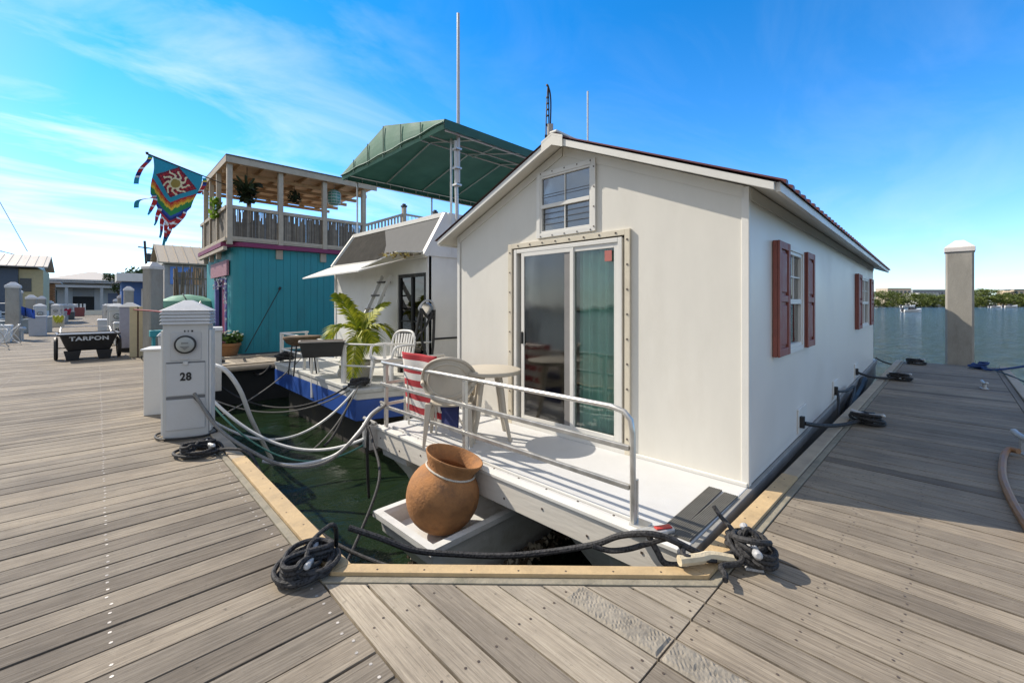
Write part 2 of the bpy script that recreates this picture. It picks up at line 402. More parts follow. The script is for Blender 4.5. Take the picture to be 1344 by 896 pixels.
o = mb.build('dock_substructure', DARK); tag(o, kind='structure', label='dark beams under the dock')
# finger pier between the two neighbouring houseboats
mb = MB(); x = .86; k = 900; fy = lambda x: 0
while x < 8.5:
    vp(mb, x, x+.152, 11.8, 11.8, 13.3, 13.3, random.gauss(0, .001), 'y', k); x += .16; k += 1
o = mb.build('second_finger_pier', PLANKP, fixn=False); tag(o, kind='structure', label='pale second finger pier between the blue and the teal houseboat')
mb = MB(); mb.box(.95, 8.5, 11.66, 11.8, -.12, .05); mb.box(.95, 8.5, 13.32, 13.46, -.12, .05)
mb.tube([(1.0, 11.62, -.05), (8.5, 11.62, -.05)], .07, 10)
o = mb.build('second_finger_edge', TANOLD, bevel=.01); tag(o, kind='structure', label='rounded edge rail of the second finger pier')
mb = MB(); mb.box(1.1, 8.4, 11.75, 13.3, -.9, -.12); mb.build('second_finger_float', DARK)
tag(bpy.data.objects['second_finger_float'], kind='structure', label='dark float under the second finger pier')
# ================================================================ WATER
m, nt, b = nodes('sea_water'); L = nt.links
tc = N(nt, 'ShaderNodeTexCoord'); sp = N(nt, 'ShaderNodeSeparateXYZ'); L.new(tc.outputs['Object'], sp.inputs[0])
r = ramp(nt, N(nt, 'ShaderNodeMath', operation='MULTIPLY').outputs[0], [(0.45, (.012, .023, .010)), (1, (.028, .052, .062))])
ml = [n for n in nt.nodes if n.bl_idname == 'ShaderNodeMath'][0]; L.new(sp.outputs[0], ml.inputs[0]); ml.inputs[1].default_value = .07
L.new(r.outputs[0], b.inputs['Base Color']); b.inputs['Roughness'].default_value = .06; b.inputs['IOR'].default_value = 1.33
n1 = N(nt, 'ShaderNodeTexNoise', Scale=.8, Detail=7.0, Roughness=.62, Distortion=.5); mp = N(nt, 'ShaderNodeMapping'); mp.inputs['Scale'].default_value = (1, 2.2, 1); mp.inputs['Rotation'].default_value = (0, 0, R(-40)); L.new(tc.outputs['Object'], mp.inputs[0]); L.new(mp.outputs[0], n1.inputs[0])
n2 = N(nt, 'ShaderNodeTexNoise', Scale=.22, Detail=4.0); L.new(mp.outputs[0], n2.inputs[0])
ad = N(nt, 'ShaderNodeMath', operation='MULTIPLY_ADD'); L.new(n2.outputs[0], ad.inputs[0]); ad.inputs[1].default_value = 2.5; L.new(n1.outputs[0], ad.inputs[2])
mr = N(nt, 'ShaderNodeMapRange'); L.new(sp.outputs[0], mr.inputs[0]); mr.inputs[1].default_value = 8; mr.inputs[2].default_value = 16; mr.inputs[3].default_value = .16; mr.inputs[4].default_value = 1.0
bp = N(nt, 'ShaderNodeBump', Distance=.9); L.new(ad.outputs[0], bp.inputs['Height']); L.new(mr.outputs[0], bp.inputs['Strength']); L.new(bp.outputs[0], b.inputs['Normal'])
WATER = m
mb = MB(); mb.quad((-700, -900, -.9), (1600, -900, -.9), (1600, 1500, -.9), (-700, 1500, -.9)); o = mb.build('water', WATER, fixn=False); tag(o, kind='structure', label='green harbour water opening to a rippled blue bay')
# ================================================================ coils, cleats, ropes
def rope_thing(name, label, pts, r, m, cat='rope', group=None, n=8, sp_n=10):
    b_ = MB(); b_.tube(spline(pts, sp_n), r, n); o = b_.build(name, m, smooth=True); return tag(o, label, cat, group)
def cleat(label, loc, rz, s=1.0, mt=None):
    t = thing('dock_cleat', label, 'cleat', loc, rz, 'cleats bolted to the piers')
    a = MB(); a.box(-.07*s, .07*s, -.035*s, .035*s, 0, .014); a.build('base_plate', mt or GALV, t, bevel=.004)
    a = MB(); a.tube([(-.035*s, 0, .01), (-.03*s, 0, .075*s)], .016*s, 8); a.tube([(.035*s, 0, .01), (.03*s, 0, .075*s)], .016*s, 8)
    a.build('post', mt or GALV, t, smooth=True)
    a = MB(); a.tube(spline([(-.13*s, 0, .10*s), (-.08*s, 0, .088*s), (0, 0, .082*s), (.08*s, 0, .088*s), (.13*s, 0, .10*s)], 4), [.010*s]+[.017*s]*15+[.010*s], 10); a.build('horn', mt or GALV, t, smooth=True)
    return t
def coil(label, loc, rad, turns, r, m=None, seed=1, flat=1.0, rise=.02, tail=None, fig8=True, rz=0, group='mooring rope coils', cl=.13):
    rnd = random.Random(seed); P = []
    if fig8:
        for k in range(3):
            for j in range(12):
                a = j/12*6.2832; P.append((cl*1.05*math.sin(a), cl*.42*math.sin(2*a)+rnd.gauss(0, .003), .045+.03*k*.9+.018*abs(math.cos(a))))
    n = 14
    for k in range(int(turns*n)):
        a = k/n*6.2832; q = k/(turns*n)
        rr = rad*(.62+.38*math.sin(2.4*q+1)+.10*math.sin(a*1.31+seed))
        z = r+rise*(math.sin(a*.83+seed)+1)*1.0+r*1.6*(k//n % 3)
        P.append((rr*math.cos(a)*flat+rad*.12*math.sin(k*.11+seed), rr*math.sin(a)+rad*.1*math.cos(k*.07), z))
    b_ = MB(); mm = rotz(rz)
    pts = [mm @ Vector(p) for p in spline(P, 4)]
    b_.tube(pts, r, 8)
    if tail: b_.tube(spline([mm @ Vector(P[-1])]+[Vector(q)-Vector(loc) for q in tail], 8), r, 8)
    o = b_.build('mooring_rope', m or ROPEB, smooth=True, loc=loc); return tag(o, label, 'rope', group)
# near left coil on its cleat
pA = GZ(404, 752)
cleat('galvanised cleat inside the big black rope coil at the near left corner', (pA.x+.02, pA.y, .002), R(60), 1.0, mat('worn_cleat', (.42, .42, .42), .6, .1, var=.2, scale=30))
coil('big knotted coil of black rope heaped on the pale cleat at the near left corner', (pA.x, pA.y, .004), .135, 5.3, .0135, seed=3, rise=.022, rz=.4,
     tail=[(.98, 2.64, .09), (1.06, 2.66, .06), (1.16, 2.9, -.35), (1.35, 3.15, -.46), (1.9, 3.75, -.2), (2.13, 4.35, -.03), (2.2, 4.62, .10)])
pB = GZ(375-108, 590)
cleat('galvanised cleat under the flat black rope coil by the power pedestal', (.78, 5.02, .002), R(95), 1.1)
coil('flat oval coil of black rope on the planks in front of the numbered power pedestal', (.70, 5.06, .004), .20, 4, .014, seed=5, rise=.008, flat=.75, rz=.3,
     tail=[(.92, 4.78, .07), (1.03, 4.6, .04), (1.10, 4.2, -.15), (1.35, 3.3, -.42), (1.75, 2.3, -.42), (2.2, 1.75, -.32)])
pC = GZ(985, 738)
cleat('galvanised cleat inside the black rope heap at the near right corner', (pC.x, pC.y, .002), R(30), 1.3, MATS['worn_cleat'])
coil('bulky heap of black rope wound on the cleat at the near right corner', (pC.x, pC.y, .004), .095, 6.2, .0155, seed=8, rise=.05, rz=1.1,
     tail=[(2.52, .80, .05), (2.40, .86, .05), (2.33, .82, .055), (2.28, .80, .055)])
for i, (x, y, lab, fl) in enumerate([(6.70, .72, 'black rope coil nearest the two shuttered windows, looped on its cleat', 1.0), (11.0, .70, 'black rope coil in the middle of the far half of the finger pier edge', .8), (14.15, .62, 'farthest black rope coil at the left end of the finger pier', .7)]):
    cleat(['cleat under the rope coil beside the first shuttered window', 'cleat under the rope coil in the far half of the finger pier', 'cleat at the far left end of the finger pier'][i], (x, y, .002), R(80), 1.3)
    coil(lab, (x, y, .004), .16, 4, .017, seed=20+i, rise=.03, rz=i, flat=1.0)
cleat('bare grey cleat on the right side of the finger pier', (10.9, -.38, .002), R(10), 1.2)
cleat('large grey cleat at the right edge of the photo holding the brown hose', (6.45, -.50, .002), R(20), 1.7)
t = rope_thing('brown_hose', 'thick brown hose curving from the cleat at the right edge of the picture', [GZ(1337, 592, .06), GZ(1324, 590, .05), GZ(1317, 600, .03), GZ(1316, 625, .02), GZ(1326, 652, .02), GZ(1343, 682, .02), GZ(1375, 730, .02)], .026, mat('brown_hose_rubber', (.28, .15, .07), .55, var=.3, scale=12), 'hose')
coil('blue rope bundle at the far right end of the finger pier', (14.2, -.42, .004), .2, 4, .022, m=ropemat('blue_rope', (.02, .05, .16), (.008, .02, .07)), seed=31, rz=1, fig8=False, group='blue rope', flat=.5,
     tail=[(13.6, -.62, .06), (14.4, -1.5, .25), (15.5, -3.2, .7)])
rope_thing('mooring_line', 'thin dark line running from the blue rope bundle down past the right edge', [(14.1, -.45, .05), (12.8, -.8, .05), (11.0, -1.1, -.05), (8.8, -1.3, -.25)], .012, ropemat('navy_line', (.03, .06, .08), (.01, .02, .03)))
# mooring piles
def pile(label, x, y, w, h, rz=0):
    t = thing('mooring_pile', label, 'pile', (x, y, -3), rz, 'square concrete mooring piles')
    a = MB(); c = w*.08; H = h+3
    P = [(-w/2+c, -w/2), (w/2-c, -w/2), (w/2, -w/2+c), (w/2, w/2-c), (w/2-c, w/2), (-w/2+c, w/2), (-w/2, w/2-c), (-w/2, -w/2+c)]
    a.extr(P, 0, H, 'z'); a.build('shaft', CONC, t)
    a = MB(); W = w/2+.02; a.box(-W, W, -W, W, H+.001, H+.10*w/.45); z0 = H+.10*w/.45; z1 = z0+.17*w/.45; s = .07*w/.45
    a.hexa([(-W, -W, z0), (W, -W, z0), (W, W, z0), (-W, W, z0), (-s, -s, z1), (s, -s, z1), (s, s, z1), (-s, s, z1)])
    a.build('cap', mat('pile_cap', (.70, .66, .62), .6, var=.12, bump=.1, dirt=((.4, .34, .27), .5)), t, bevel=.008)
    return t
pile('tall square concrete pile with pale cap standing alone at the end of the finger pier', 15.25, -.12, .49, 2.72, R(0))
pile('square concrete pile with pale cap behind the numbered power pedestal', 1.08, 15.0, .33, 2.38, R(25))
pile('square concrete pile with pale cap at the left edge of the picture', -2.45, 26.6, .40, 2.1)
pile('distant grey pile left of the blue cabin on the right side of the main pier', 1.28, 32.5, .42, 2.2)
pile('smaller distant grey pile just left of another pile beside the dark bush', 1.3, 44.0, .42, 1.9)
pile('distant grey pile on the left side of the main pier beside the brown wooden deck', -2.95, 40.0, .46, 1.75)
for lb, x_, y_, h_ in (('grey pile on the left side just beyond the meter pedestal', -2.95, 33, 2.0), ('grey pile on the left side beyond the tan box', -2.95, 47, 1.8), ('thin far pile at the right edge of the pier before the steps', 1.3, 56, 1.7)): pile(lb, x_, y_, .42, h_)
pile('farthest small grey pile on the left side of the main pier', -2.95, 55.0, .42, 1.5)
# ================================================================ MAIN WHITE HOUSEBOAT (local: x back along the house, y left, z up from its deck)
HB = thing('houseboat', 'white gabled floating house with sliding glass door and maroon shutters in the foreground slip', 'houseboat', (3.635, 1.107, .03), R(1.46))
HM = Matrix.Translation(HB.location) @ HB.rotation_euler.to_matrix().to_4x4()
def hw(x, y, z): return HM @ Vector((x, y, z))
YW = 3.60; LEN = 10.13; TOP = 2.335; SL = .43
def roofz(y): return TOP+SL*min(y, YW-y)
def wall_cols(ys, holes, x, th, mb, topf):
    """front wall facing -x, built of vertical strips; holes: (y0,y1,z0,z1)"""
    ys = sorted(set(ys+[h[0] for h in holes]+[h[1] for h in holes]))
    for a, b in zip(ys[:-1], ys[1:]):
        mid = (a+b)/2; cuts = [(h[2], h[3]) for h in holes if h[0] <= mid <= h[1]]; cuts.sort(); z = 0
        segs = []
        for c0_, c1_ in cuts:
            if c0_ > z: segs.append((z, z, c0_, c0_))
            z = c1_
        segs.append((z, z, topf(a), topf(b)))
        for za, zb, zc, zd in segs:
            for xx in (x, x+th):
                mb.quad((xx, a, za), (xx, b, zb), (xx, b, zd), (xx, a, zc))
holes = [(1.05, 2.555, .05, 2.075), (1.43, 2.115, 2.20, 2.83)]
mb = MB(); wall_cols([0, 1.8, YW], holes, 0, .07, mb, roofz); mb.build('front_wall', WALL, HB, fixn=False)
# side wall facing the finger pier, with two window holes (local x positions)
W1 = (1.12, 1.90, .93, 2.0); W2 = (7.15, 8.85, .93, 2.0)
mb = MB()
xs = [0, W1[0], W1[1], W2[0], W2[1], LEN]
for i, (a, b) in enumerate(zip(xs[:-1], xs[1:])):
    segs = [(0, TOP)] if i % 2 == 0 else [(0, .93), (2.0, TOP)]
    for z0, z1 in segs:
        for yy in (0, .07): mb.quad((a, yy, z0), (b, yy, z0), (b, yy, z1), (a, yy, z1))
mb.build('side_wall', mat('side_panel', (.70, .66, .60), .42, var=.04, bump=.12, bscale=5, scale=.9, dirt=((.60, .56, .49), .35)), HB, fixn=False)
mb = MB(); mb.box(0, LEN, YW-.07, YW, 0, TOP); mb.build('far_wall', WALL, HB)
mb = MB(); mb.extr([(0, 0), (YW, 0), (YW, TOP), (YW/2, roofz(YW/2)), (0, TOP)], LEN-.07, LEN-.001, 'x'); mb.build('rear_wall', WALL, HB)
mb = MB(); mb.box(.08, LEN-.08, .08, YW-.08, -.02, .012); mb.box(.08, LEN-.08, .08, YW-.08, TOP+.02, TOP+.05); mb.box(3.2, 3.25, .08, YW-.08, .02, TOP); mb.build('interior', mat('interior_paint', (.42, .40, .36), .8), HB)
# corner trims
mb = MB(); mb.box(-.012, .05, -.010, .045, -.0, TOP); mb.box(-.012, .03, YW-.045, YW+.01, 0, TOP); split_build(mb, 'corner_trim', WHITE, HB, bevel=.004)
# roof
def slope(mb, y0, y1, z0, z1, x0, x1, th, m=0): mb.hexa([(x0, y0, z0), (x1, y0, z0), (x1, y1, z1), (x0, y1, z1), (x0, y0, z0+th), (x1, y0, z0+th), (x1, y1, z1+th), (x0, y1, z1+th)], m)
XF, XB = -.17, 10.95; OV = .22; ez = TOP-SL*OV+.012; rz_ = TOP+SL*1.8+.012
mb = MB(); slope(mb, -OV, 1.8, ez, rz_, XF+.02, XB, .045); slope(mb, 1.8, YW+OV, rz_, ez, XF+.02, XB, .045); rf = mb.build('roof', WALL, HB)
mb = MB()   # ribbed metal sheets
pit = .21
for (ya, za, yb, zb) in ((-OV-.05, ez-.02+.055, 1.8, rz_+.055), (YW+OV+.05, ez-.02+.055, 1.8, rz_+.055)):
    x = XF-.035
    while x < XB:
        pr = [(x, 0), (x+pit*.55, 0), (x+pit*.66, .035), (x+pit*.89, .035), (x+pit, 0)]
        for (p, q) in zip(pr[:-1], pr[1:]):
            mb.quad((p[0], ya, za+p[1]), (q[0], ya, za+q[1]), (q[0], yb, zb+q[1]), (p[0], yb, zb+p[1]))
        mb.quad((x+pit*.55, ya, za), (x+pit, ya, za), (x+pit*.89, ya, za+.035), (x+pit*.66, ya, za+.035))
        x += pit
mb.build('metal_sheet', ROOFM, rf, fixn=False)
mb = MB(); mb.beam((XF-.01, 1.8, rz_+.095), (XB, 1.8, rz_+.095), .10, .03); mb.build('ridge_cap', WALL, rf, bevel=.01)
# rake and fascia boards
mb = MB()
for s in (1, -1):
    def Y(y): return y if s > 0 else YW-y
    P = [(Y(-OV), ez-.022), (Y(-OV), ez+.035), (Y(1.8), rz_+.042), (Y(1.8), rz_-.03)]
    mb.extr(P, XF-.02, XF+.015, 'x'); mb.extr(P, XB, XB+.02, 'x')
mb.box(XF+.02, XB, -OV-.03, -OV, ez-.03, ez+.04); mb.box(XF+.02, XB, YW+OV, YW+OV+.03, ez-.03, ez+.04)
mb.build('fascia', WHITE, rf, bevel=.003)
mb = MB(); mb.extr([(1.66, rz_-.10), (1.66, rz_+.02), (1.8, rz_+.075), (1.94, rz_+.02), (1.94, rz_-.10), (1.8, rz_-.045)], XF-.034, XF-.022, 'x'); mb.build('gable_patch', WALL, rf)
# screws along rake/trims
sm = MB()
for i in range(9):
    for yy in (.12+i*.2, YW-.12-i*.2): sm.cbox((-.004, yy, roofz(yy)-.05), .006, .013, .013)
for i in range(34): sm.cbox((.15+i*.3, -.004, TOP-.06), .012, .006, .012)
sm.build('screw_row', MATS['rusty_screw'] if 'rusty_screw' in MATS else RUST, HB)
mb = MB()
for yy0, yy1 in ((0.03, 1.79), (1.81, YW-.03)):
    mb.hexa([(-.012, yy0, roofz(yy0)-.10), (-.001, yy0, roofz(yy0)-.10), (-.001, yy1, roofz(yy1)-.10), (-.012, yy1, roofz(yy1)-.10), (-.012, yy0, roofz(yy0)-.004), (-.001, yy0, roofz(yy0)-.004), (-.001, yy1, roofz(yy1)-.004), (-.012, yy1, roofz(yy1)-.004)])
mb.box(.05, LEN, -.012, -.001, TOP-.10, TOP-.004); mb.build('eave_trim', WALL, HB)
# ---------- sliding door
GL = glass('door_glass', (.90, .95, .93), .02)
GLS = glass('screen_glass', (.52, .52, .50), .09, .10)
GLW = glass('window_glass', (.55, .62, .64), .18)
def frame(mb, y0, y1, z0, z1, w, x0, x1, m=0):
    mb.box(x0, x1, y0, y0+w, z0, z1, m); mb.box(x0, x1, y1-w, y1, z0, z1, m); mb.box(x0, x1, y0+w, y1-w, z0, z0+w, m); mb.box(x0, x1, y0+w, y1-w, z1-w, z1, m)
mb = MB(); frame(mb, 1.085, 2.52, .045, 2.06, .045, -.025, .075); mb.box(-.028, .08, 1.05, 2.56, .0, .045)
door = mb.build('sliding_door', WHITE, HB, bevel=.004)
mb = MB(); mb.box(-.030, -.002, 1.0, 1.055, .0, 2.13); mb.box(-.030, -.002, 2.55, 2.61, .0, 2.13); mb.box(-.030, -.002, 1.055, 2.55, 2.075, 2.13)
for i in range(9):
    for yy in (1.027, 2.58): mb.cbox((-.033, yy, .15+i*.235), .007, .016, .016, None, 1)
for i in range(8): mb.cbox((-.033, 1.15+i*.185, 2.103), .007, .016, .016, None, 1)
mb.build('outer_trim', [CREAM, RUST], door, bevel=.002)
mb = MB(); frame(mb, 1.13, 1.70, .09, 2.015, .048, -.012, .028); pr = mb.build('fixed_panel', WHITE, door, bevel=.003)
mb = MB(); mb.box(.004, .010, 1.178, 1.652, .138, 1.967); mb.build('glass_pane', GL, pr)
mb = MB(); frame(mb, 1.655, 2.40, .09, 2.015, .045, -.022, -.014+.008); p2_ = mb.build('screen_panel', WHITE, door, bevel=.002)
mb = MB(); mb.box(-.013, -.010, 1.778, 2.355, .135, 1.97); mb.build('screen_mesh', GLS, p2_)
mb = MB(); mb.box(-.0138, -.006, 1.701, 1.777, .136, 1.969); mb.build('stile', mat('stile_grey', (.22, .21, .20), .5), p2_)
mb = MB(); frame(mb, 1.72, 2.36, .10, 2.01, .055, .03, .06); p3_ = mb.build('inner_panel', mat('door_frame_grey', (.45, .44, .42), .5), door)
mb = MB(); mb.box(.042, .047, 1.775, 2.305, .155, 1.955); mb.build('glass_pane', GL, p3_)
mb = MB(); mb.box(-.050, -.024, 2.362, 2.392, .96, 1.10); mb.build('door_handle', BLACK, door, bevel=.008)
mb = MB(); mb.box(-.0155, -.0135, 1.20, 1.28, 1.84, 1.945); mb.build('red_sticker', mat('red_sticker', (.42, .13, .11), .6), door)
# green curtain behind the fixed panel
mb = MB(); K = 70
for i in range(K):
    a = 1.15+i*.52/K; b_ = a+.52/K
    f = lambda q: .105+.022*math.sin(q*62)+.012*math.sin(q*23)
    mb.quad((f(a), a, .10), (f(b_), b_, .10), (f(b_), b_, 2.02), (f(a), a, 2.02))
mb.build('curtain', mat('green_curtain', (.42, .66, .56), .85, var=.12, scale=3), door, smooth=True, fixn=False)
# gable window
mb = MB(); frame(mb, 1.383, 2.162, 2.155, 2.885, .05, -.026, -.002)
for i in range(5):
    mb.cbox((-.029, 1.44+i*.165, 2.868), .006, .013, .013, None, 1); mb.cbox((-.029, 1.44+i*.165, 2.172), .006, .013, .013, None, 1)
for i in range(4): mb.cbox((-.029, 1.40, 2.2+i*.2), .006, .013, .013, None, 1)
gw = mb.build('gable_window', [WHITE, RUST], HB, bevel=.002)
mb = MB(); frame(mb, 1.434, 2.112, 2.206, 2.834, .022, -.02, .05); mb.box(-.022, .03, 1.456, 2.09, 2.48, 2.52); mb.box(-.010, .007, 1.768, 1.780, 2.228, 2.812); mb.build('sash', WHITE, gw, bevel=.002)
mb = MB(); mb.box(.012, .016, 1.46, 2.086, 2.234, 2.475); mb.box(.0, .004, 1.46, 2.086, 2.52, 2.806); mb.build('glass_pane', GLW, gw)
mb = MB()
for z in (2.30, 2.36, 2.42, 2.63, 2.60): mb.box(-.004, .002, 1.465, 2.085, z, z+.004)
mb.build('louvre_line', mat('blind_grey', (.10, .10, .10), .6), gw)
mb = MB(); mb.box(.008, .012, 1.462, 2.086, 2.521, 2.806); mb.build('blind', mat('blind_white', (.62, .63, .66), .7), gw)
# side windows with shutters
def shutter(parent, x0, x1):
    mb = MB(); z0, z1 = .945, 1.99; w = (x1-x0)*.17
    mb.box(x0, x1, -.040, -.003, z0, z1)
    for a, b in ((x0, x0+w), (x1-w, x1)): mb.box(a, b, -.062, -.0405, z0, z1)
    for a, b in ((z0, z0+.07), (z1-.07, z1), ((z0+z1)/2-.03, (z0+z1)/2+.03)): mb.box(x0+w+.001, x1-w-.001, -.060, -.0405, a, b)
    s = mb.build('shutter', MAROON, parent, bevel=.006)
    q = MB()
    for a, b in ((z0+.10, (z0+z1)/2-.06), ((z0+z1)/2+.06, z1-.10)): q.box(x0+w*1.5, x1-w*1.5, -.055, -.0405, a, b)
    q.build('raised_panel', MAROON, s, bevel=.008)
def sidewin(x0, x1, s0, s1, nsash):
    mb = MB(); z0, z1 = .93, 2.0
    def fr(a, b, c, d, w, ya, yb): mb.box(a, a+w, ya, yb, c, d); mb.box(b-w, b, ya, yb, c, d); mb.box(a+w, b-w, ya, yb, c, c+w); mb.box(a+w, b-w, ya, yb, d-w, d)
    fr(x0, x1, z0, z1, .05, -.03, .08)
    n = nsash; wd = (x1-x0-.1)/n
    for i in range(n):
        a = x0+.05+i*wd; b = a+wd
        fr(a, b, z0+.05, z1-.05, .035, -.018, .04); mb.box(a+.035, b-.035, -.02, .05, 1.42, 1.47)
        mb.box((a+b)/2-.008, (a+b)/2+.008, -.008, .01, 1.47, 1.92); mb.box(a+.035, b-.035, -.007, .01, 1.69, 1.705)
    w = mb.build('window', WHITE, HB, bevel=.003)
    q = MB(); q.box(x0+.06, x1-.06, .012, .017, z0+.06, z1-.06); q.build('glass_pane', GLW, w)
    q = MB(); q.box(x0+.06, x1-.06, .10, .11, 1.0, 1.98); q.build('blind', mat('pale_curtain', (.5, .5, .46), .8), w)
    shutter(HB, s0, x0-.01); shutter(HB, x1+.03, s1)
sidewin(1.12, 1.90, .70, 2.33, 1); sidewin(7.15, 8.85, 6.55, 9.5, 2)
# ---------- deck
DX = -1.20
mb = MB(); mb.box(DX, -.002, .0, YW, -.03, .0); mb.build('deck', DECKW, HB, bevel=.006)
mb = MB(); mb.box(DX-.035, DX, -.0, YW+.02, -.215, -.012); mb.build('front_fascia', mat('fascia_vinyl', (.66, .62, .55), .6, var=.08, bump=.2, bscale=40, dirt=((.4, .36, .3), .5), stretch=(1, .15, 1)), HB, bevel=.004)
mb = MB(); mb.box(DX-.05, DX+.03, .02, YW, -.011, .016); mb.box(-.03, -.001, 0, .99, .001, .03); mb.box(DX+.08, DX+.105, .3, YW-.2, .001, .022); mb.build('deck_trim', WHITE, HB, bevel=.004)
mb = MB()
for i in range(9): mb.cbox((DX-.037, .25+i*.4, -.10-(i % 2)*.05), .006, .014, .014)
for i in range(12): mb.cbox((DX+.04-.0, .2+i*.29, .018), .012, .012, .004)
mb.build('screw_row', RUST, HB)
mb = MB(); mb.extr([(-.035, -.004), (-.035, -.10), (-.012, -.14), (0, -.14), (0, -.004)], DX-.03, LEN+.7, 'x')
mb.box(DX-.02, LEN+.7, .001, .02, -.5, -.14); mb.build('rub_rail', GREYTRIM, HB, bevel=.004)
mb = MB(); mb.box(LEN, LEN+.75, .02, YW, -.15, -.005); mb.box(DX+.03, LEN+.6, .03, YW-.03, -.20, -.04); mb.build('base_frame', mat('hull_white', (.70, .70, .68), .5, var=.08, dirt=((.4, .4, .36), .5)), HB)
mb = MB()
for z in (.25, .5, .75): mb.tube([(LEN+.68, .06, z), (LEN+.68, 1.4, z)], .014, 6); mb.tube([(LEN+.05, .06, z), (LEN+.68, .06, z)], .014, 6)
for x in (LEN+.12, LEN+.68): mb.tube([(x, .06, 0), (x, .06, .76)], .017, 6)
mb.build('rear_railing', GALV, HB)
# pontoons under the deck (white hull floats with pointed noses)
HULLW = mat('pontoon_white', (.60, .60, .58), .55, var=.1, bump=.1, scale=4, dirt=((.30, .28, .22), .7))
def pontoon(y0, y1, x0, open_top=False):
    mb = MB(); ym = (y0+y1)/2; xe = 9.5
    zt = -.225; zb = -.98; s = .06
    rows = [(zt, 0, 0), (zt-.10, .02, .0), (zt-.105, .07, .05), (zb, .55, .20)]
    prev = None
    for (z, dx, dy) in rows:
        ring = [(x0+dx, y0+.02+dy, z), (x0+dx*.8, ym, z), (x0+dx, y1-.02-dy, z), (xe, y1-dy, z), (xe, y0+dy, z)]
        n = len(mb.v); mb.v += [Vector(p) for p in ring]
        if prev is not None:
            for i in range(5):
                j = (i+1) % 5; mb.f.append((prev+i, prev+j, n+j, n+i)); mb.m.append(0)
        prev = n
    if not open_top: mb.poly([(x0, y0+.02, zt), (x0, y1-.02, zt), (xe, y1, zt), (xe, y0, zt)])
    return mb.build('pontoon', HULLW, HB)
pontoon(.15, 1.08, DX+.12); pontoon(3.0, 3.55, DX+.02)
# middle pontoon pokes out in front with a square tray top that carries the clay pot
mb = MB()
x0, x1, y0, y1 = -1.87, 3.0, 1.56, 2.42; zt = -.36
def ring(dx, dy, z): return [(x0+dx, y0+dy, z), (x0+dx, y1-dy, z), (x1, y1-dy, z), (x1, y0+dy, z)]
lv = [ring(.10, .10, zt-.13), ring(.085, .085, zt-.03), ring(.065, .065, zt), ring(0, 0, zt), ring(0, 0, zt-.045), ring(.045, .045, zt-.05), ring(.06, .06, zt-.17), ring(.42, .16, -1.0)]
for a, b in zip(lv[:-1], lv[1:]):
    for i in range(4):
        j = (i+1) % 4; mb.quad(a[i], a[j], b[j], b[i])
mb.poly(lv[0]); mb.build('tray_pontoon', HULLW, HB, bevel=.008)
# barnacles along the waterline
bm_ = MB(); rnd = random.Random(4)
def barn(a, b, n, h=.10):
    a = Vector(a); b = Vector(b)
    for i in range(n):
        p = a.lerp(b, rnd.random())+Vector((rnd.gauss(0, .014), rnd.gauss(0, .014), rnd.uniform(-.06, h)))
        s = rnd.uniform(.008, .024); rt = Matrix.Rotation(rnd.uniform(0, 3), 3, (rnd.random(), rnd.random(), .5))
        bm_.hexa([p+rt @ Vector(q)*s for q in ((-1, -1, -1), (1, -1, -1), (1, 1, -1), (-1, 1, -1), (-.45, -.45, .8), (.45, -.45, .8), (.45, .45, .8), (-.45, .45, .8))], rnd.choice((0, 0, 1, 1, 2)))
zw = -.93
barn((-1.55, 1.6, zw), (-1.55, 2.3, zw), 330, .12); barn((-1.55, 1.6, zw), (.4, 1.57, zw), 620, .15); barn((-1.55, 2.32, zw), (-.4, 2.34, zw), 160)
barn((-.75, 3.05, zw), (-.75, 3.5, zw), 260, .22); barn((-.8, 3.1, zw), (.4, 3.14, zw), 200, .25)
bm_.build('barnacle_crust', [mat('barnacle_pale', (.40, .35, .27), .9, var=.3), mat('barnacle_brown', (.10, .07, .045), .9, var=.4), mat('barnacle_dark', (.03, .028, .02), .9, var=.4)], HB, fixn=False)
# railing
mb = MB(); r_ = .019; X = DX+.02
def rail(z, y0, rr=r_, bend=True): return [(X, y0, z), (X, YW-.07, z), (X+.05, YW-.01, z), (-.25, YW, z)]
top = [(X, .34, .0), (X, .34, .60), (X, .355, .68), (X, .40, .725), (X, .50, .745), (X, 1.2, .745), (X, YW-.10, .745), (X+.03, YW-.03, .745), (X+.12, YW, .745), (-.25, YW, .745)]
mb.tube(top, r_, 10)
mb.build('top_rail', ALU, HB, smooth=True)
for z in (.50, .25):
    mb = MB(); mb.beam((X-.004, .36, z), (X-.004, YW-.07, z), .028, .034); mb.beam((X, YW-.06, z), (-.25, YW, z), .028, .034); mb.build('middle_rail', ALU, HB, bevel=.004)
for (px, py) in ((X+.001, 2.03), (X+.001, YW-.15), (X+.35, YW+.001), (-.25, YW+.001)):
    mb = MB(); mb.beam((px+.012, py, 0), (px+.012, py, .735), .038, .038); mb.build('post', ALU, HB, bevel=.004)
mb = MB(); mb.box(X+.022, X+.05, .325, .375, 0, .30); mb.box(X-.02, X+.09, .25, .36, .001, .03); mb.build('post_bracket', ALU, HB, bevel=.004)
# side mooring brackets
for x0 in (1.70, 4.0, 6.45):
    mb = MB(); mb.box(x0, x0+.42, -.014, -.001, .04, .30); pad = mb.build('mooring_pad', WHITE, HB, bevel=.004)
    q = MB(); q.box(x0+.05, x0+.10, -.055, -.015, .10, .22); q.build('eye_bolt', BLACK, pad)
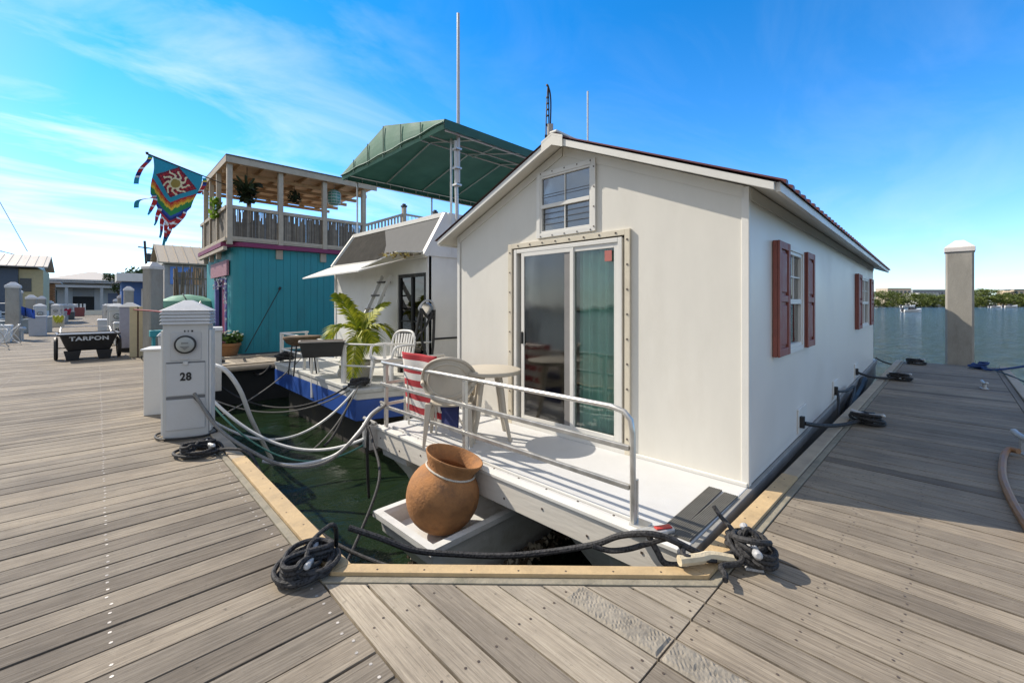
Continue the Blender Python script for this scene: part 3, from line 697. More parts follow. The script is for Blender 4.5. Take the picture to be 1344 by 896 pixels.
# grey non-slip mats on the deck corner
def mat_panel(lab, x0, x1, y0, y1, rz):
    t = MB(); t.box(x0, x1, y0, y1, 0, .010)
    k = int((y1-y0)/.012)
    for i in range(k): t.box(x0, x1, y0+i*.012+.002, y0+i*.012+.008, .0101, .0125)
    o = t.build('deck_mat', mat('mat_rubber', (.12, .115, .10), .85, var=.25, bump=.3, scale=9), bevel=0); o.location = hw(-.66, .0, .002); o.rotation_euler = (0, 0, R(1.46)+rz); return tag(o, lab, 'mat', 'grey non-slip mats on the white deck')
mat_panel('dark grey ribbed mat on the deck corner, the one nearer the railing post', -.46, .43, .108, .205, R(1))
mat_panel('dark grey ribbed mat on the deck corner, the one along the outer hull edge', -.44, .40, .003, .100, R(-1))
# ---- clamp tool
t = thing('winch_handle', 'grey flat handle with a red grip lying at the deck corner under the black ropes', 'handle', hw(-1.16, .20, .004), R(-30))
mb = MB(); mb.extr([(-.17, -.02), (-.05, -.045), (.12, -.03), (.13, .02), (0, .045), (-.17, .03)], 0, .03, 'z'); mb.build('blade', GALV, t, bevel=.006)
mb = MB(); mb.box(.0, .11, -.02, .02, .031, .04); mb.build('grip', mat('red_plastic', (.5, .04, .03), .5), t, bevel=.004)
# ---- clay pot
pc = hw(-1.565, 1.97, -.455)
t = thing('clay_pot', 'large weathered terracotta pot leaning in the white tray in front of the deck', 'pot', pc)
t.rotation_euler = (Matrix.Rotation(R(17), 4, Vector((.696, .718, 0))) @ Matrix.Rotation(R(-2), 4, Vector((.718, -.696, 0)))).to_euler(); t.scale = (.95, .95, .85)
CLAY = mat('terracotta', (.36, .165, .06), .85, var=.35, bump=.5, bscale=45, scale=6, dirt=((.07, .045, .035), .9))
prof = [(.0, .015), (.10, .0), (.17, .025), (.25, .10), (.305, .21), (.325, .32), (.318, .42), (.285, .51), (.240, .565), (.212, .59), (.210, .605), (.222, .64), (.252, .70), (.262, .722), (.264, .735), (.256, .742), (.238, .725), (.205, .66), (.188, .60), (.22, .55), (.28, .45), (.30, .3), (.2, .09), (.0, .05)]
mb = MB(); mb.lathe(prof, n=48); mb.build('pot_body', CLAY, t, smooth=True, subsurf=1)
mb = MB(); mb.tube([(.222*math.cos(a/24*6.2832), .222*math.sin(a/24*6.2832), .592+.004*math.sin(a*.7)) for a in range(24)], .009, 8, closed=True); mb.build('neck_rope', ropemat('cotton_rope', (.62, .58, .5), (.4, .36, .3), 160), t, smooth=True)
# ---- table and chairs on deck
PLAS = mat('resin_plastic', (.46, .41, .33), .55, var=.06, bump=.1, scale=5, dirt=((.42, .38, .32), .35))
PLASW = mat('white_resin', (.72, .70, .66), .5, var=.06, bump=.05, dirt=((.5, .46, .4), .3))
tp = hw(-.56, 2.36, 0)
t = thing('patio_table', 'round cream plastic patio table against the white wall left of the sliding door', 'table', tp)
mb = MB(); mb.lathe([(0, .70), (.30, .70), (.315, .685), (.325, .685), (.335, .70), (.332, .725), (.31, .732), (.0, .726)], n=48); mb.build('tabletop', PLAS, t, smooth=True)
for k in range(4):
    a = k*math.pi/2+.2; c, s = math.cos(a), math.sin(a); mb = MB()
    pts = [(.12*c, .12*s, .69), (.16*c, .16*s, .5), (.20*c, .20*s, .25), (.27*c, .27*s, 0)]
    mb.tube(pts, [.032, .028, .024, .018], 8); mb.build('leg', PLAS, t, smooth=True)
def plastic_chair(label, loc, rz, m, slatted=False, group='plastic patio chairs'):
    """front faces +x"""
    t = thing('patio_chair', label, 'chair', loc, rz, group)
    mb = MB(); K = 12; th = .012
    def S(i, j):    # seat surface
        x = -.20+.42*i/K; y = -.21+.42*j/K; e = abs(2*j/K-1)
        w = 1-.12*(1-i/K); return Vector((x, y*w, .40+.03*e**3+.03*(i/K)-.012*math.sin(math.pi*i/K)))
    for i in range(K):
        for j in range(K):
            mb.quad(S(i, j), S(i+1, j), S(i+1, j+1), S(i, j+1))
    o = mb.build('seat', m, t, smooth=True, fixn=False); sd = o.modifiers.new('s', 'SOLIDIFY'); sd.thickness = .014
    mb = MB(); A = 20; Rr = 7   # round wrap-around back: an oval shell
    def B(u, r):    # u angle, r 0..1
        y = .27*r*math.cos(u); z = .66+.225*r*math.sin(u); x = -.27+.16*(y/.27)**2*.9-.10*(z-.62); return Vector((x, y, z))
    if not slatted:
        for i in range(A*2):
            for j in range(Rr):
                u0, u1 = i*math.pi/A, (i+1)*math.pi/A; mb.quad(B(u0, j/Rr), B(u1, j/Rr), B(u1, (j+1)/Rr), B(u0, (j+1)/Rr))
        o = mb.build('backrest', m, t, smooth=True, fixn=False); sd = o.modifiers.new('s', 'SOLIDIFY'); sd.thickness = .012
        q = MB(); q.tube([B(i*math.pi/16, 1) for i in range(32)], .016, 8, closed=True); q.tube([B(i*math.pi/16, .74)+Vector((-.003, 0, 0)) for i in range(32)], .009, 6, closed=True)
        q.build('back_rim', m, o, smooth=True)
    else:
        for k in range(7):
            y = -.16+k*.053; mb.hexa([(-.235, y-.017, .42), (-.223, y-.017, .42), (-.223, y+.017, .42), (-.235, y+.017, .42), (-.32+.1*abs(y), y*1.15-.017, .80), (-.308+.1*abs(y), y*1.15-.017, .80), (-.308+.1*abs(y), y*1.15+.017, .80), (-.32+.1*abs(y), y*1.15+.017, .80)])
        o = mb.build('backrest', m, t)
        q = MB(); q.tube(spline([(-.22, -.24, .42), (-.28, -.245, .7), (-.31, -.17, .82), (-.325, 0, .845), (-.31, .17, .82), (-.28, .245, .7), (-.22, .24, .42)], 5), .02, 8); q.build('back_rim', m, o, smooth=True)
    for s in (-1, 1):
        q = MB(); q.tube(spline([(-.24, s*.25, .62), (-.1, s*.27, .635), (.08, s*.27, .63), (.17, s*.26, .60), (.20, s*.245, .50), (.21, s*.225, .42)], 5), .020, 8); q.build('armrest', m, t, smooth=True)
        for x0, x1, tw in ((.18, .23, .0), (-.18, -.26, .0)):
            q = MB(); q.hexa([(x1-.012, s*.235-.014, 0), (x1+.012, s*.235-.014, 0), (x1+.012, s*.235+.014, 0), (x1-.012, s*.235+.014, 0), (x0-.03, s*.20-.035, .42), (x0+.03, s*.20-.035, .42), (x0+.03, s*.20+.03, .42), (x0-.03, s*.20+.03, .42)]); q.build('leg', m, t, bevel=.006)
    q = MB(); q.box(-.17, .19, -.20, -.185, .34, .40); q.box(-.17, .19, .185, .20, .34, .40); split_build(q, 'apron', m, t)
    return t
plastic_chair('beige plastic armchair with round solid back standing behind the railing', hw(-.90, 2.60, 0), R(48), PLAS)
# ---- flag towel over a folded chair
t = thing('striped_towel', 'red and white striped towel with a blue corner draped on a chair behind the railing', 'towel', hw(-.92, 3.10, 0), R(1.46))
REDC = mat('towel_red', (.40, .03, .04), .9, var=.15); WHC = mat('towel_white', (.70, .68, .64), .9, var=.08); BLC = mat('towel_blue', (.02, .03, .12), .9, var=.2)
mb = MB(); NN = 10; H = .78
def TW(a, b): return Vector((.06-.10*b+.012*math.sin(a*9+b*3)+.05*max(0, a-.8)*5*(.2), .36-.68*a+.02*math.sin(b*5), .08+H*b))
for i in range(10):
    for j in range(14):
        for k in range(3):
            b0, b1 = (i+k/3)/10, (i+(k+1)/3)/10; a0, a1 = j/14, (j+1)/14
            mb.quad(TW(a0, b0), TW(a1, b0), TW(a1, b1), TW(a0, b1), 0 if i % 2 else 1)
o = mb.build('towel_front', [REDC, WHC], t, smooth=True, fixn=False); sd = o.modifiers.new('s', 'SOLIDIFY'); sd.thickness = .012
mb = MB(); mb.extr([(-.33, .1), (-.33, .50), (-.62, .46), (-.60, .1)], .03, .05, 'x'); mb.build('blue_corner', BLC, t)
mb = MB()
for yy in (.30, -.25): mb.tube([(.02, yy, 0), (.0, yy, .84)], .012, 8); mb.tube([(.40, yy, 0), (.06, yy, .60)], .012, 8)
mb.tube([(.0, .30, .84), (.0, -.25, .84)], .012, 8); mb.build('chair_frame', ALU, t, smooth=True)
# ---- black lines from side brackets to the cleats
for i, (x0, tx, ty, lab) in enumerate([(1.78, 6.65, .75, 'black mooring line from the first hull bracket to the nearest finger pier cleat'), (6.50, 10.9, .72, 'black mooring line from the last hull bracket to the middle finger pier cleat')]):
    a = hw(x0, -.05, .15); rope_thing('mooring_line', lab, sag(a, (tx, ty, .06), .05), .022, ROPEB, group='black mooring lines')
    
a = hw(4.08, -.05, .15); rope_thing('mooring_line', 'black mooring line hanging in a loop from the middle hull bracket', [a, a+Vector((.5, -.04, -.05)), a+Vector((1.3, -.03, -.12)), (6.6, .93, -.1)], .02, ROPEB, group='black mooring lines')
rope_thing('mooring_line', 'black mooring line dropping down the hull below the middle bracket', [a, a+Vector((-.2, -.04, -.12)), a+Vector((-.5, -.08, -.35)), a+Vector((-.6, -.1, -.7))], .017, ROPEB, group='black mooring lines')
a = hw(LEN+.65, .0, .04); rope_thing('mooring_line', 'thin black mooring line from the rear deck to the farthest finger pier cleat', sag(a, (14.1, .66, .06), .12), .016, ROPEB, group='black mooring lines')
# black fender hose in the gap beside the hull
rope_thing('black_fender', 'long black tube fender floating in the gap between hull and finger pier', [hw(4.6, -.085, -.30), hw(5.4, -.085, -.22), hw(6.4, -.09, -.14), hw(7.0, -.09, -.04)], .065, BLACK, 'fender')
# thick black cables at the deck corner
rope_thing('mooring_line', 'thick black line running along the water in front of the pontoons to the deck corner', [PT(458, 692, 2.62), PT(500, 706, 2.62), PT(545, 722, 2.62), PT(600, 727, 2.62), PT(660, 729, 2.60), PT(720, 724, 2.58), PT(780, 714, 2.52), PT(812, 703, 2.46), PT(845, 700, 2.40), PT(868, 703, 2.38), PT(890, 712, 2.36), (2.42, .93, .06), (2.55, .85, .06)], .018, ROPEB, group='black mooring lines')
rope_thing('mooring_line', 'black line looping from the thick line up to the deck corner', [PT(778, 716, 2.5), PT(800, 722, 2.48), PT(825, 720, 2.44), PT(850, 713, 2.42), PT(880, 706, 2.40), PT(895, 718, 2.36), PT(900, 730, 2.30), (2.42, .90, .055)], .016, ROPEB, group='black mooring lines')
rope_thing('mooring_line', 'black loop hanging below the deck corner beside the cream chafe sleeve', [PT(850, 700, 2.44), PT(862, 722, 2.40), PT(872, 738, 2.36), PT(890, 741, 2.33), PT(905, 735, 2.30), (2.44, .93, .055), (2.5, .86, .055)], .017, ROPEB, group='black mooring lines')
rope_thing('chafe_sleeve', 'cream canvas sleeve around the rope crossing the tan board at the near right corner', [(2.24, 1.02, .075), (2.33, .96, .075), (2.42, .92, .068), (2.50, .84, .05)], .028, mat('canvas', (.55, .47, .33), .9, var=.2, bump=.6, bscale=40), 'sleeve')
rope_thing('mooring_line', 'black rope end standing up beside the heap at the near right corner', [(2.62, .83, .05), (2.66, .88, .12), (2.72, .98, .16), (2.74, 1.03, .20)], .013, ROPEB, group='black mooring lines')
# ================================================================ BLUE HULLED HOUSEBOAT (second slip)
B2 = thing('houseboat', 'white cabin houseboat with blue hull band, sloped windscreen and green canopy on top', 'houseboat', (2.8, 6.2, .15))
BLUEH = mat('hull_blue', (.018, .075, .33), .4, var=.18, bump=.1, scale=5, dirt=((.02, .04, .12), .6))
def W(mb, name, m, par=B2, **k): return mb.build(name, m, par, world=True, **k)
C2 = [(3.45, 6.05), (2.80, 6.25), (2.86, 10.55), (3.2, 10.75), (9.5, 10.75), (9.5, 6.05)]
CABW = mat('cabin_white', (.70, .69, .65), .5, var=.06, bump=.1, scale=2, dirt=((.45, .42, .36), .4))
def prism(mb, P, z0, z1, m=0): mb.extr(P, z0, z1, 'z', m)
def inset(P, d):
    c = Vector((sum(p[0] for p in P)/len(P), sum(p[1] for p in P)/len(P)))
    return [tuple(Vector(p)+(c-Vector(p)).normalized()*d) for p in P]
mb = MB(); prism(mb, C2, .0, .145); W(mb, 'deck', mat('deck_white_worn', (.58, .57, .54), .7, var=.12, scale=3, bump=.2, dirt=((.34, .31, .26), .6)), bevel=.01)
mb = MB(); prism(mb, inset(C2, -.012), -.31, -.002); W(mb, 'blue_band', BLUEH)
mb = MB(); prism(mb, inset(C2, .30), -1.0, -.30); W(mb, 'hull', mat('hull_dark', (.035, .033, .028), .8, var=.4, bump=.4, scale=4, dirt=((.10, .08, .04), .7)))
mb = MB(); prism(mb, inset(C2, -.02), .10, .16); W(mb, 'gunwale', mat('gunwale', (.50, .50, .47), .6, var=.15, dirt=((.25, .23, .2), .6)), bevel=.01)
# cabin: front wall at x=4.1 with door hole
cx, ya, yb = 4.1, 6.28, 10.3
mb = MB()
for (y0, y1, z0, z1) in ((ya, 6.36, .15, 2.28), (6.36, 7.30, 2.0, 2.28), (7.30, yb, .15, 2.28)):
    for xx in (cx, cx+.06): mb.quad((xx, y0, z0), (xx, y1, z0), (xx, y1, z1), (xx, y0, z1))
mb.box(cx+.0, 9.3, ya, ya+.05, .15, 2.28); mb.box(cx, 9.3, yb-.05, yb, .15, 2.28); mb.box(9.25, 9.3, ya+.05, yb-.05, .15, 2.28)
mb.box(cx+.07, 9.2, ya+.06, yb-.06, 2.22, 2.26)
W(mb, 'cabin_wall', CABW, fixn=False)
mb = MB(); mb.box(cx-.02, cx+.05, 6.28, 6.34, .15, 2.28); mb.box(cx-.02, cx+.03, yb-.05, yb+.02, .15, 2.3); mb.box(cx-.02, cx+.0, 7.32, 7.40, .15, 2.0); split_build(mb, 'corner_trim', WHITE, B2, world=True)
mb = MB(); mb.box(cx-.01, cx+.05, 6.36, 6.42, .15, 2.0); mb.box(cx-.01, cx+.05, 7.24, 7.30, .15, 2.0); mb.box(cx-.01, cx+.05, 6.80, 6.85, .15, 1.94); mb.box(cx-.01, cx+.05, 6.42, 7.24, 1.94, 2.0); mb.box(cx, cx+.04, 6.42, 7.24, 1.12, 1.15)
d2 = W(mb, 'cabin_door', BLACK)
mb = MB(); mb.box(cx+.02, cx+.03, 6.42, 7.24, .15, 1.94); mb.build('glass_pane', glass('dark_glass', (.05, .055, .06), .10), d2, world=B2)
# sloped windscreen between raked side posts
A0, A1 = Vector((4.02, 10.3, 2.33)), Vector((4.02, 6.30, 2.28)); T0, T1 = Vector((4.56, 10.3, 3.12)), Vector((4.46, 6.30, 3.05))
mb = MB(); mb.beam(A0, T0, .07, .07); mb.beam(A1, T1, .09, .09); mb.beam(T0, T1, .08, .08); mb.beam(A0+Vector((.03, 0, 0)), A1+Vector((.03, 0, 0)), .06, .06); W(mb, 'windscreen_frame', WHITE)
def pl(a, b): return A0.lerp(A1, a).lerp(T0.lerp(T1, a), b)
mb = MB(); q = [pl(.02, .03), pl(.40, .03), pl(.62, .03), pl(.56, .45), pl(.42, .97), pl(.02, .97)]
mb.poly(q); o = W(mb, 'grey_tarp', mat('grey_tarp', (.05, .048, .044), .9, var=.35, bump=.8, bscale=7, scale=5, dirt=((.09, .083, .073), .6), spec=.04), fixn=False); sd = o.modifiers.new('s', 'SOLIDIFY'); sd.thickness = .01
mb = MB(); mb.poly([pl(.42, .97), pl(.56, .45), pl(.62, .03), pl(.98, .03), pl(.98, .97)]); o = W(mb, 'windscreen_panel', mat('screen_panel_grey', (.17, .17, .168), .9, var=.08, bump=.2, bscale=10, spec=.05), fixn=False); sd = o.modifiers.new('s', 'SOLIDIFY'); sd.thickness = .012
mb = MB()
for y in (6.28, 10.32):
    mb.extr([(4.0, 2.28), (4.5, 3.08), (9.0, 3.08), (9.0, 2.28)], y-.02, y+.02, 'y')
mb.box(4.48, 9.0, 6.3, 10.3, 2.30, 2.34); W(mb, 'upper_side', CABW)
# awning slab with a torn corner
mb = MB()
def slab(P, th):
    n = [Vector(p)-Vector((0, 0, th)) for p in P]; k = len(P); b0 = len(mb.v); mb.v += n+[Vector(p) for p in P]
    mb.f.append(tuple(range(b0+k-1, b0-1, -1))); mb.m.append(0); mb.f.append(tuple(range(b0+k, b0+2*k))); mb.m.append(0)
    for i in range(k): j = (i+1) % k; mb.f.append((b0+i, b0+j, b0+k+j, b0+k+i)); mb.m.append(0)
slab([(3.40, 10.45, 2.05), (3.38, 7.45, 2.06), (4.06, 6.95, 2.30), (4.06, 10.42, 2.34)], .025)
slab([(3.38, 7.35, 2.10), (3.55, 6.40, 2.33), (4.06, 6.30, 2.36), (4.06, 6.95, 2.315)], .02)
W(mb, 'awning', WHITE)
mb = MB()
for i in range(60):
    p = Vector((3.45+.45*random.random(), 6.35+.5*random.random(), 2.26+.05*random.random())); s = random.uniform(.015, .04)
    rt = Matrix.Rotation(random.uniform(0, 3), 3, (random.random(), random.random(), 1)); mb.cbox(p, s*1.6, s, s*.7, rt, random.choice((0, 1)))
W(mb, 'torn_foam', [mat('foam_yellow', (.55, .45, .16), .9), mat('foam_brown', (.2, .16, .11), .9)])
# upper side panel white box next to main house and window rectangle
mb = MB(); P = [(5.15, 1.30), (5.6, 1.25), (5.75, 1.35), (5.75, 1.75), (5.6, 1.85), (5.15, 1.85), (5.02, 1.75), (5.02, 1.4)]; mb.extr(P, ya-.012, ya-.002, 'y'); W(mb, 'side_hatch', WHITE, bevel=.004)
mb = MB(); mb.box(4.75, 4.80, ya-.03, ya-.002, 2.05, 2.4); mb.box(4.95, 5.0, ya-.03, ya-.002, 2.05, 2.4); mb.box(4.2, 9, ya-.015, ya-.002, .83, .86); W(mb, 'side_vent', BLACK)
# canopy
CANV = mat('green_canvas', (.012, .065, .040), .7, var=.2, bump=.35, bscale=5, scale=3)
m, nt, b = nodes('green_canvas_cloth'); Lk = nt.links; tc = N(nt, 'ShaderNodeTexCoord'); nz = N(nt, 'ShaderNodeTexNoise', Scale=2.2, Detail=6.0); Lk.new(tc.outputs['Object'], nz.inputs[0])
rr = ramp(nt, nz.outputs[0], [(.3, (.022, .085, .06)), (.7, (.038, .12, .088))]); Lk.new(rr.outputs[0], b.inputs['Base Color']); b.inputs['Roughness'].default_value = .65
bp = N(nt, 'ShaderNodeBump', Strength=.4, Distance=.03); Lk.new(nz.outputs[0], bp.inputs['Height']); Lk.new(bp.outputs[0], b.inputs['Normal'])
tl = N(nt, 'ShaderNodeBsdfTranslucent'); Lk.new(rr.outputs[0], tl.inputs[0]); mx = N(nt, 'ShaderNodeMixShader'); mx.inputs[0].default_value = .05; Lk.new(b.outputs[0], mx.inputs[1]); Lk.new(tl.outputs[0], mx.inputs[2]); Lk.new(mx.outputs[0], nt.nodes['Material Output'].inputs[0]); CANV = m
x0, x1, y0, y1, ze, zr = 4.22, 8.6, 6.0, 10.2, 4.58, 5.10
ym = (y0+y1)/2; mb = MB()
def strip(fn, nu, nv):
    for i in range(nu):
        for j in range(nv):
            mb.quad(fn(i/nu, j/nv), fn((i+1)/nu, j/nv), fn((i+1)/nu, (j+1)/nv), fn(i/nu, (j+1)/nv))
strip(lambda a, b: Vector((x0+(x1-x0)*a, y0+(ym-y0)*b, ze+(zr-ze)*b-.04*math.sin(math.pi*a*4)**2*math.sin(math.pi*b))), 24, 6)
strip(lambda a, b: Vector((x0+(x1-x0)*a, y1+(ym-y1)*b, ze+(zr-ze)*b-.04*math.sin(math.pi*a*4)**2*math.sin(math.pi*b))), 24, 6)
def gz(y): return ze+(zr-ze)*(1-abs(y-ym)/(ym-y0))
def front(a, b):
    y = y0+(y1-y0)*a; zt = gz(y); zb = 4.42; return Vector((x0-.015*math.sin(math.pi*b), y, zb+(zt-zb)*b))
strip(lambda a, b: Vector((x0+(x1-x0)*a, y0-.01, 4.43+.16*b)), 20, 1); strip(lambda a, b: Vector((x0+(x1-x0)*a, y1+.01, 4.43+.16*b)), 20, 1); strip(lambda a, b: Vector((x1, y0+(y1-y0)*a, 4.43+(gz(y0+(y1-y0)*a)-4.43)*b)), 16, 2)
can = W(mb, 'canopy', CANV, smooth=False, fixn=False)
mb = MB(); strip(front, 28, 5); W(mb, 'canopy_front', mat('canvas_painted_sunlit', (.10, .215, .15), .7, var=.12, bump=.3, bscale=6, scale=2), smooth=False, fixn=False)  # paler copy of the canvas green; sunlight on the front is in the colour
mb = MB()
for k in range(1, 6): y_ = y0+(y1-y0)*k/6; mb.beam((x0-.03, y_, 4.44), (x0-.03, y_, gz(y_)-.02), .012, .02)
W(mb, 'front_seam', CANV)
mb = MB(); mb.tube([Vector((x0-.03, y0+(y1-y0)*i/20, 4.52+.012*math.sin(i*1.3))) for i in range(21)], .018, 6); W(mb, 'valance_fold', CANV, smooth=True)
mb = MB(); zf = 4.42
for y in (y0+.04, y1-.04): mb.tube([(x0+.04, y, zf), (x1-.04, y, zf)], .018, 6); mb.tube([(x0+.04, y, zf+.13), (x1-.04, y, zf+.13)], .014, 6)
for i in range(12):
    x = x0+.1+i*.38
    for y in (y1-.04,): mb.tube([(x, y, zf), (x, y, zf+.13)], .012, 5)
for i in range(5):
    x = x0+.05+i*(x1-x0-.1)/4; mb.tube([(x, y0+.04, ze-.03), (x, ym, zr-.05), (x, y1-.04, ze-.03)], .016, 6)
mb.tube([(x0+.05, ym, zr-.07), (x1-.05, ym, zr-.07)], .016, 6)
mb.tube([(x0+.04, y0+1.0, ze+.10), (x1, y0+1.0, ze+.10)], .014, 6); mb.tube([(x0+1.2, y0+.05, zf), (x0+2.3, ym, zr-.1)], .014, 6)
for (x, y) in ((x0+.35, y1-.05), (x0+.35, y0+.28), (x0+2.5, y1-.05), (x1-.4, y0+.1), (x1-.4, y1-.1)): mb.tube([(x, y, 2.34), (x, y, zf)], .022, 8)
W(mb, 'canopy_frame', ALU, smooth=True)
# side ladder leaning inside the cockpit, and stair shape
t = thing('boat_ladder', 'white ladder leaning against the cabin wall behind the potted palm', 'ladder', (3.3, 7.4, .15))
mb = MB()
for dy in (0, .34): mb.beam((3.1, 7.85+dy-.5, .15), (4.04, 8.0+dy-.5, 2.0), .035, .07)
W(mb, 'side_rail', CABW, par=t)
mb = MB()
for i in range(7):
    f = (i+.7)/7.2; mb.cbox((3.1+.94*f, 7.52+.15*f, .15+1.85*f), .14, .30, .028)
W(mb, 'tread', mat('tread_dark', (.08, .075, .07), .8), par=t)
# deck rails of the blue boat
t = thing('boat_railing', 'low white pipe railing along the bow of the blue houseboat', 'railing', (2.9, 8.5, .15))
mb = MB()
for z in (.45, .80): mb.tube([(3.55, 10.5, z), (2.95, 10.45, z), (2.93, 8.9, z)], .02, 8); mb.tube([(2.93, 8.9, z), (2.90, 6.9, z), (3.2, 6.35, z), (4.1, 6.22, z)], .015, 8)
W(mb, 'pipe', WHITE, par=t, smooth=True)
for (x, y, w_) in ((2.95, 10.4, .07), (3.5, 10.5, .05), (2.93, 8.9, .05), (2.90, 6.95, .08), (3.3, 6.32, .04)):
    mb = MB(); mb.tube([(x, y, .15), (x, y, .82)], w_/2+.006, 8); W(mb, 'post', WHITE, par=t, smooth=True)
mb = MB(); mb.tube([(2.93, 8.5, .72), (2.80, 8.1, -.25)], .025, 8); mb.tube([(2.93, 8.35, .72), (2.9, 8.05, .2)], .02, 8); W(mb, 'brace', WHITE, par=t, smooth=True)
# grill and planter box
q = PT(397, 452, 7.9)
t = thing('rusty_grill', 'brown rusty barrel grill on thin black legs at the bow railing', 'grill', (q.x, q.y, .15))
mb = MB(); mb.lathe([(0, -.14), (.12, -.13), (.22, -.07), (.27, .02), (.26, .05), (.15, .06), (0, .065)], c=(0, 0, .66), n=20, sx=1.25, sy=.85); mb.build('bowl', mat('rusty_brown', (.13, .085, .05), .9, var=.5, bump=.8, bscale=30, scale=10, dirt=((.3, .24, .16), .6)), t, smooth=True)
for sx_, sy_ in ((-1, -1), (1, -1), (-1, 1), (1, 1)):
    mb = MB(); mb.tube([(sx_*.14, sy_*.12, .56), (sx_*.20, sy_*.15, 0)], .013, 6); mb.build('leg', BLACK, t, smooth=True)
q = PT(423, 458, 6.9)
t = thing('planter_box', 'black rectangular planter box hung on the bow railing beside the palm', 'planter', (q.x, q.y, q.z-.12), R(-20))
mb = MB(); a, b = .33, .15
mb.hexa([(-a*.85, -b*.75, 0), (a*.85, -b*.75, 0), (a*.85, b*.75, 0), (-a*.85, b*.75, 0), (-a, -b, .24), (a, -b, .24), (a, b, .24), (-a, b, .24)]); mb.build('box_body', mat('planter_black', (.035, .033, .03), .6, var=.3), t, bevel=.01)
mb = MB(); 
for (p, r2) in (((-a, -b, .25), (a, -b, .25)), ((a, -b, .25), (a, b, .25)), ((a, b, .25), (-a, b, .25)), ((-a, b, .25), (-a, -b, .25))): mb.beam(p, r2, .03, .022)
mb.build('rim', mat('planter_rim', (.35, .32, .28), .7), t)
mb = MB(); mb.box(-a*.93, a*.93, -b*.9, b*.9, .241, .25); mb.build('soil', mat('soil', (.10, .06, .035), .95, var=.4, bump=1), t)
# antenna mast
t = thing('antenna_mast', 'tall grey whip antenna mast clamped beside the green canopy', 'antenna', (4.62, 6.2, 2.3))
def P600(v): return PT(600, v, 7.65)
mb = MB(); mb.tube([PT(600, 292, 7.6), PT(598, 185, 7.6)], .035, 10); W(mb, 'lower_pole', GALV, par=t, smooth=True)
mb = MB(); mb.tube([PT(601.5, 240, 7.6), PT(601.5, 18, 7.6)], [.035, .026], 10); W(mb, 'whip', mat('mast_grey', (.50, .50, .50), .4, var=.1), par=t, smooth=True)
mb = MB(); 
for v in (196, 221, 243): mb.cbox(PT(600, v, 7.58), .12, .12, .03)
split_build(mb, 'clamp', GALV, t, world=True)
# hose reel and black ropes on the cabin's side wall
q = PT(580, 407, 6.9)
t = thing('hose_hanger', 'round chrome hanger with black hoses draped on the cabin wall beside the white house', 'hanger', (q.x, 6.22, q.z))
mb = MB(); mb.lathe([(.0, 0), (.10, .0), (.13, .03), (.12, .06), (.06, .08), (0, .085)], n=24, rot=Matrix.Rotation(R(90), 3, 'X')); mb.build('drum', mat('chrome', (.6, .6, .6), .15, .95, var=.1), t, smooth=True)
mb = MB(); mb.tube(spline([(-.10, -.05, -.05), (-.16, -.05, .03), (-.05, -.06, .15), (.08, -.06, .14), (.15, -.05, 0), (.06, -.05, -.12)], 6), .017, 8); mb.build('ring', GALV, t, smooth=True)
for pts in ([(-.13, -.07, .03), (-.20, -.07, -.25), (-.27, -.07, -.70), (-.28, -.07, -1.0)], [(-.12, -.09, .0), (-.14, -.09, -.4), (-.06, -.09, -.72), (.02, -.09, -.86), (.08, -.09, -.7), (.11, -.08, -.3), (.13, -.07, .0)], [(-.13, -.08, .02), (.02, -.09, -.15), (.12, -.08, -.08)], [(.08, -.09, -.05), (-.05, -.10, -.25), (-.25, -.09, -.5)], [(.12, -.09, 0), (.10, -.09, -.5), (.06, -.09, -.85)]):
    mb = MB(); mb.tube(spline(pts, 8), .022, 8); mb.build('hose_loop', BLACK, t, smooth=True)
# registration letters stub below
plastic_chair('white slatted plastic armchair on the deck of the blue houseboat behind the striped towel', (3.40, 5.95+.35, .16), R(195), PLASW, slatted=True)
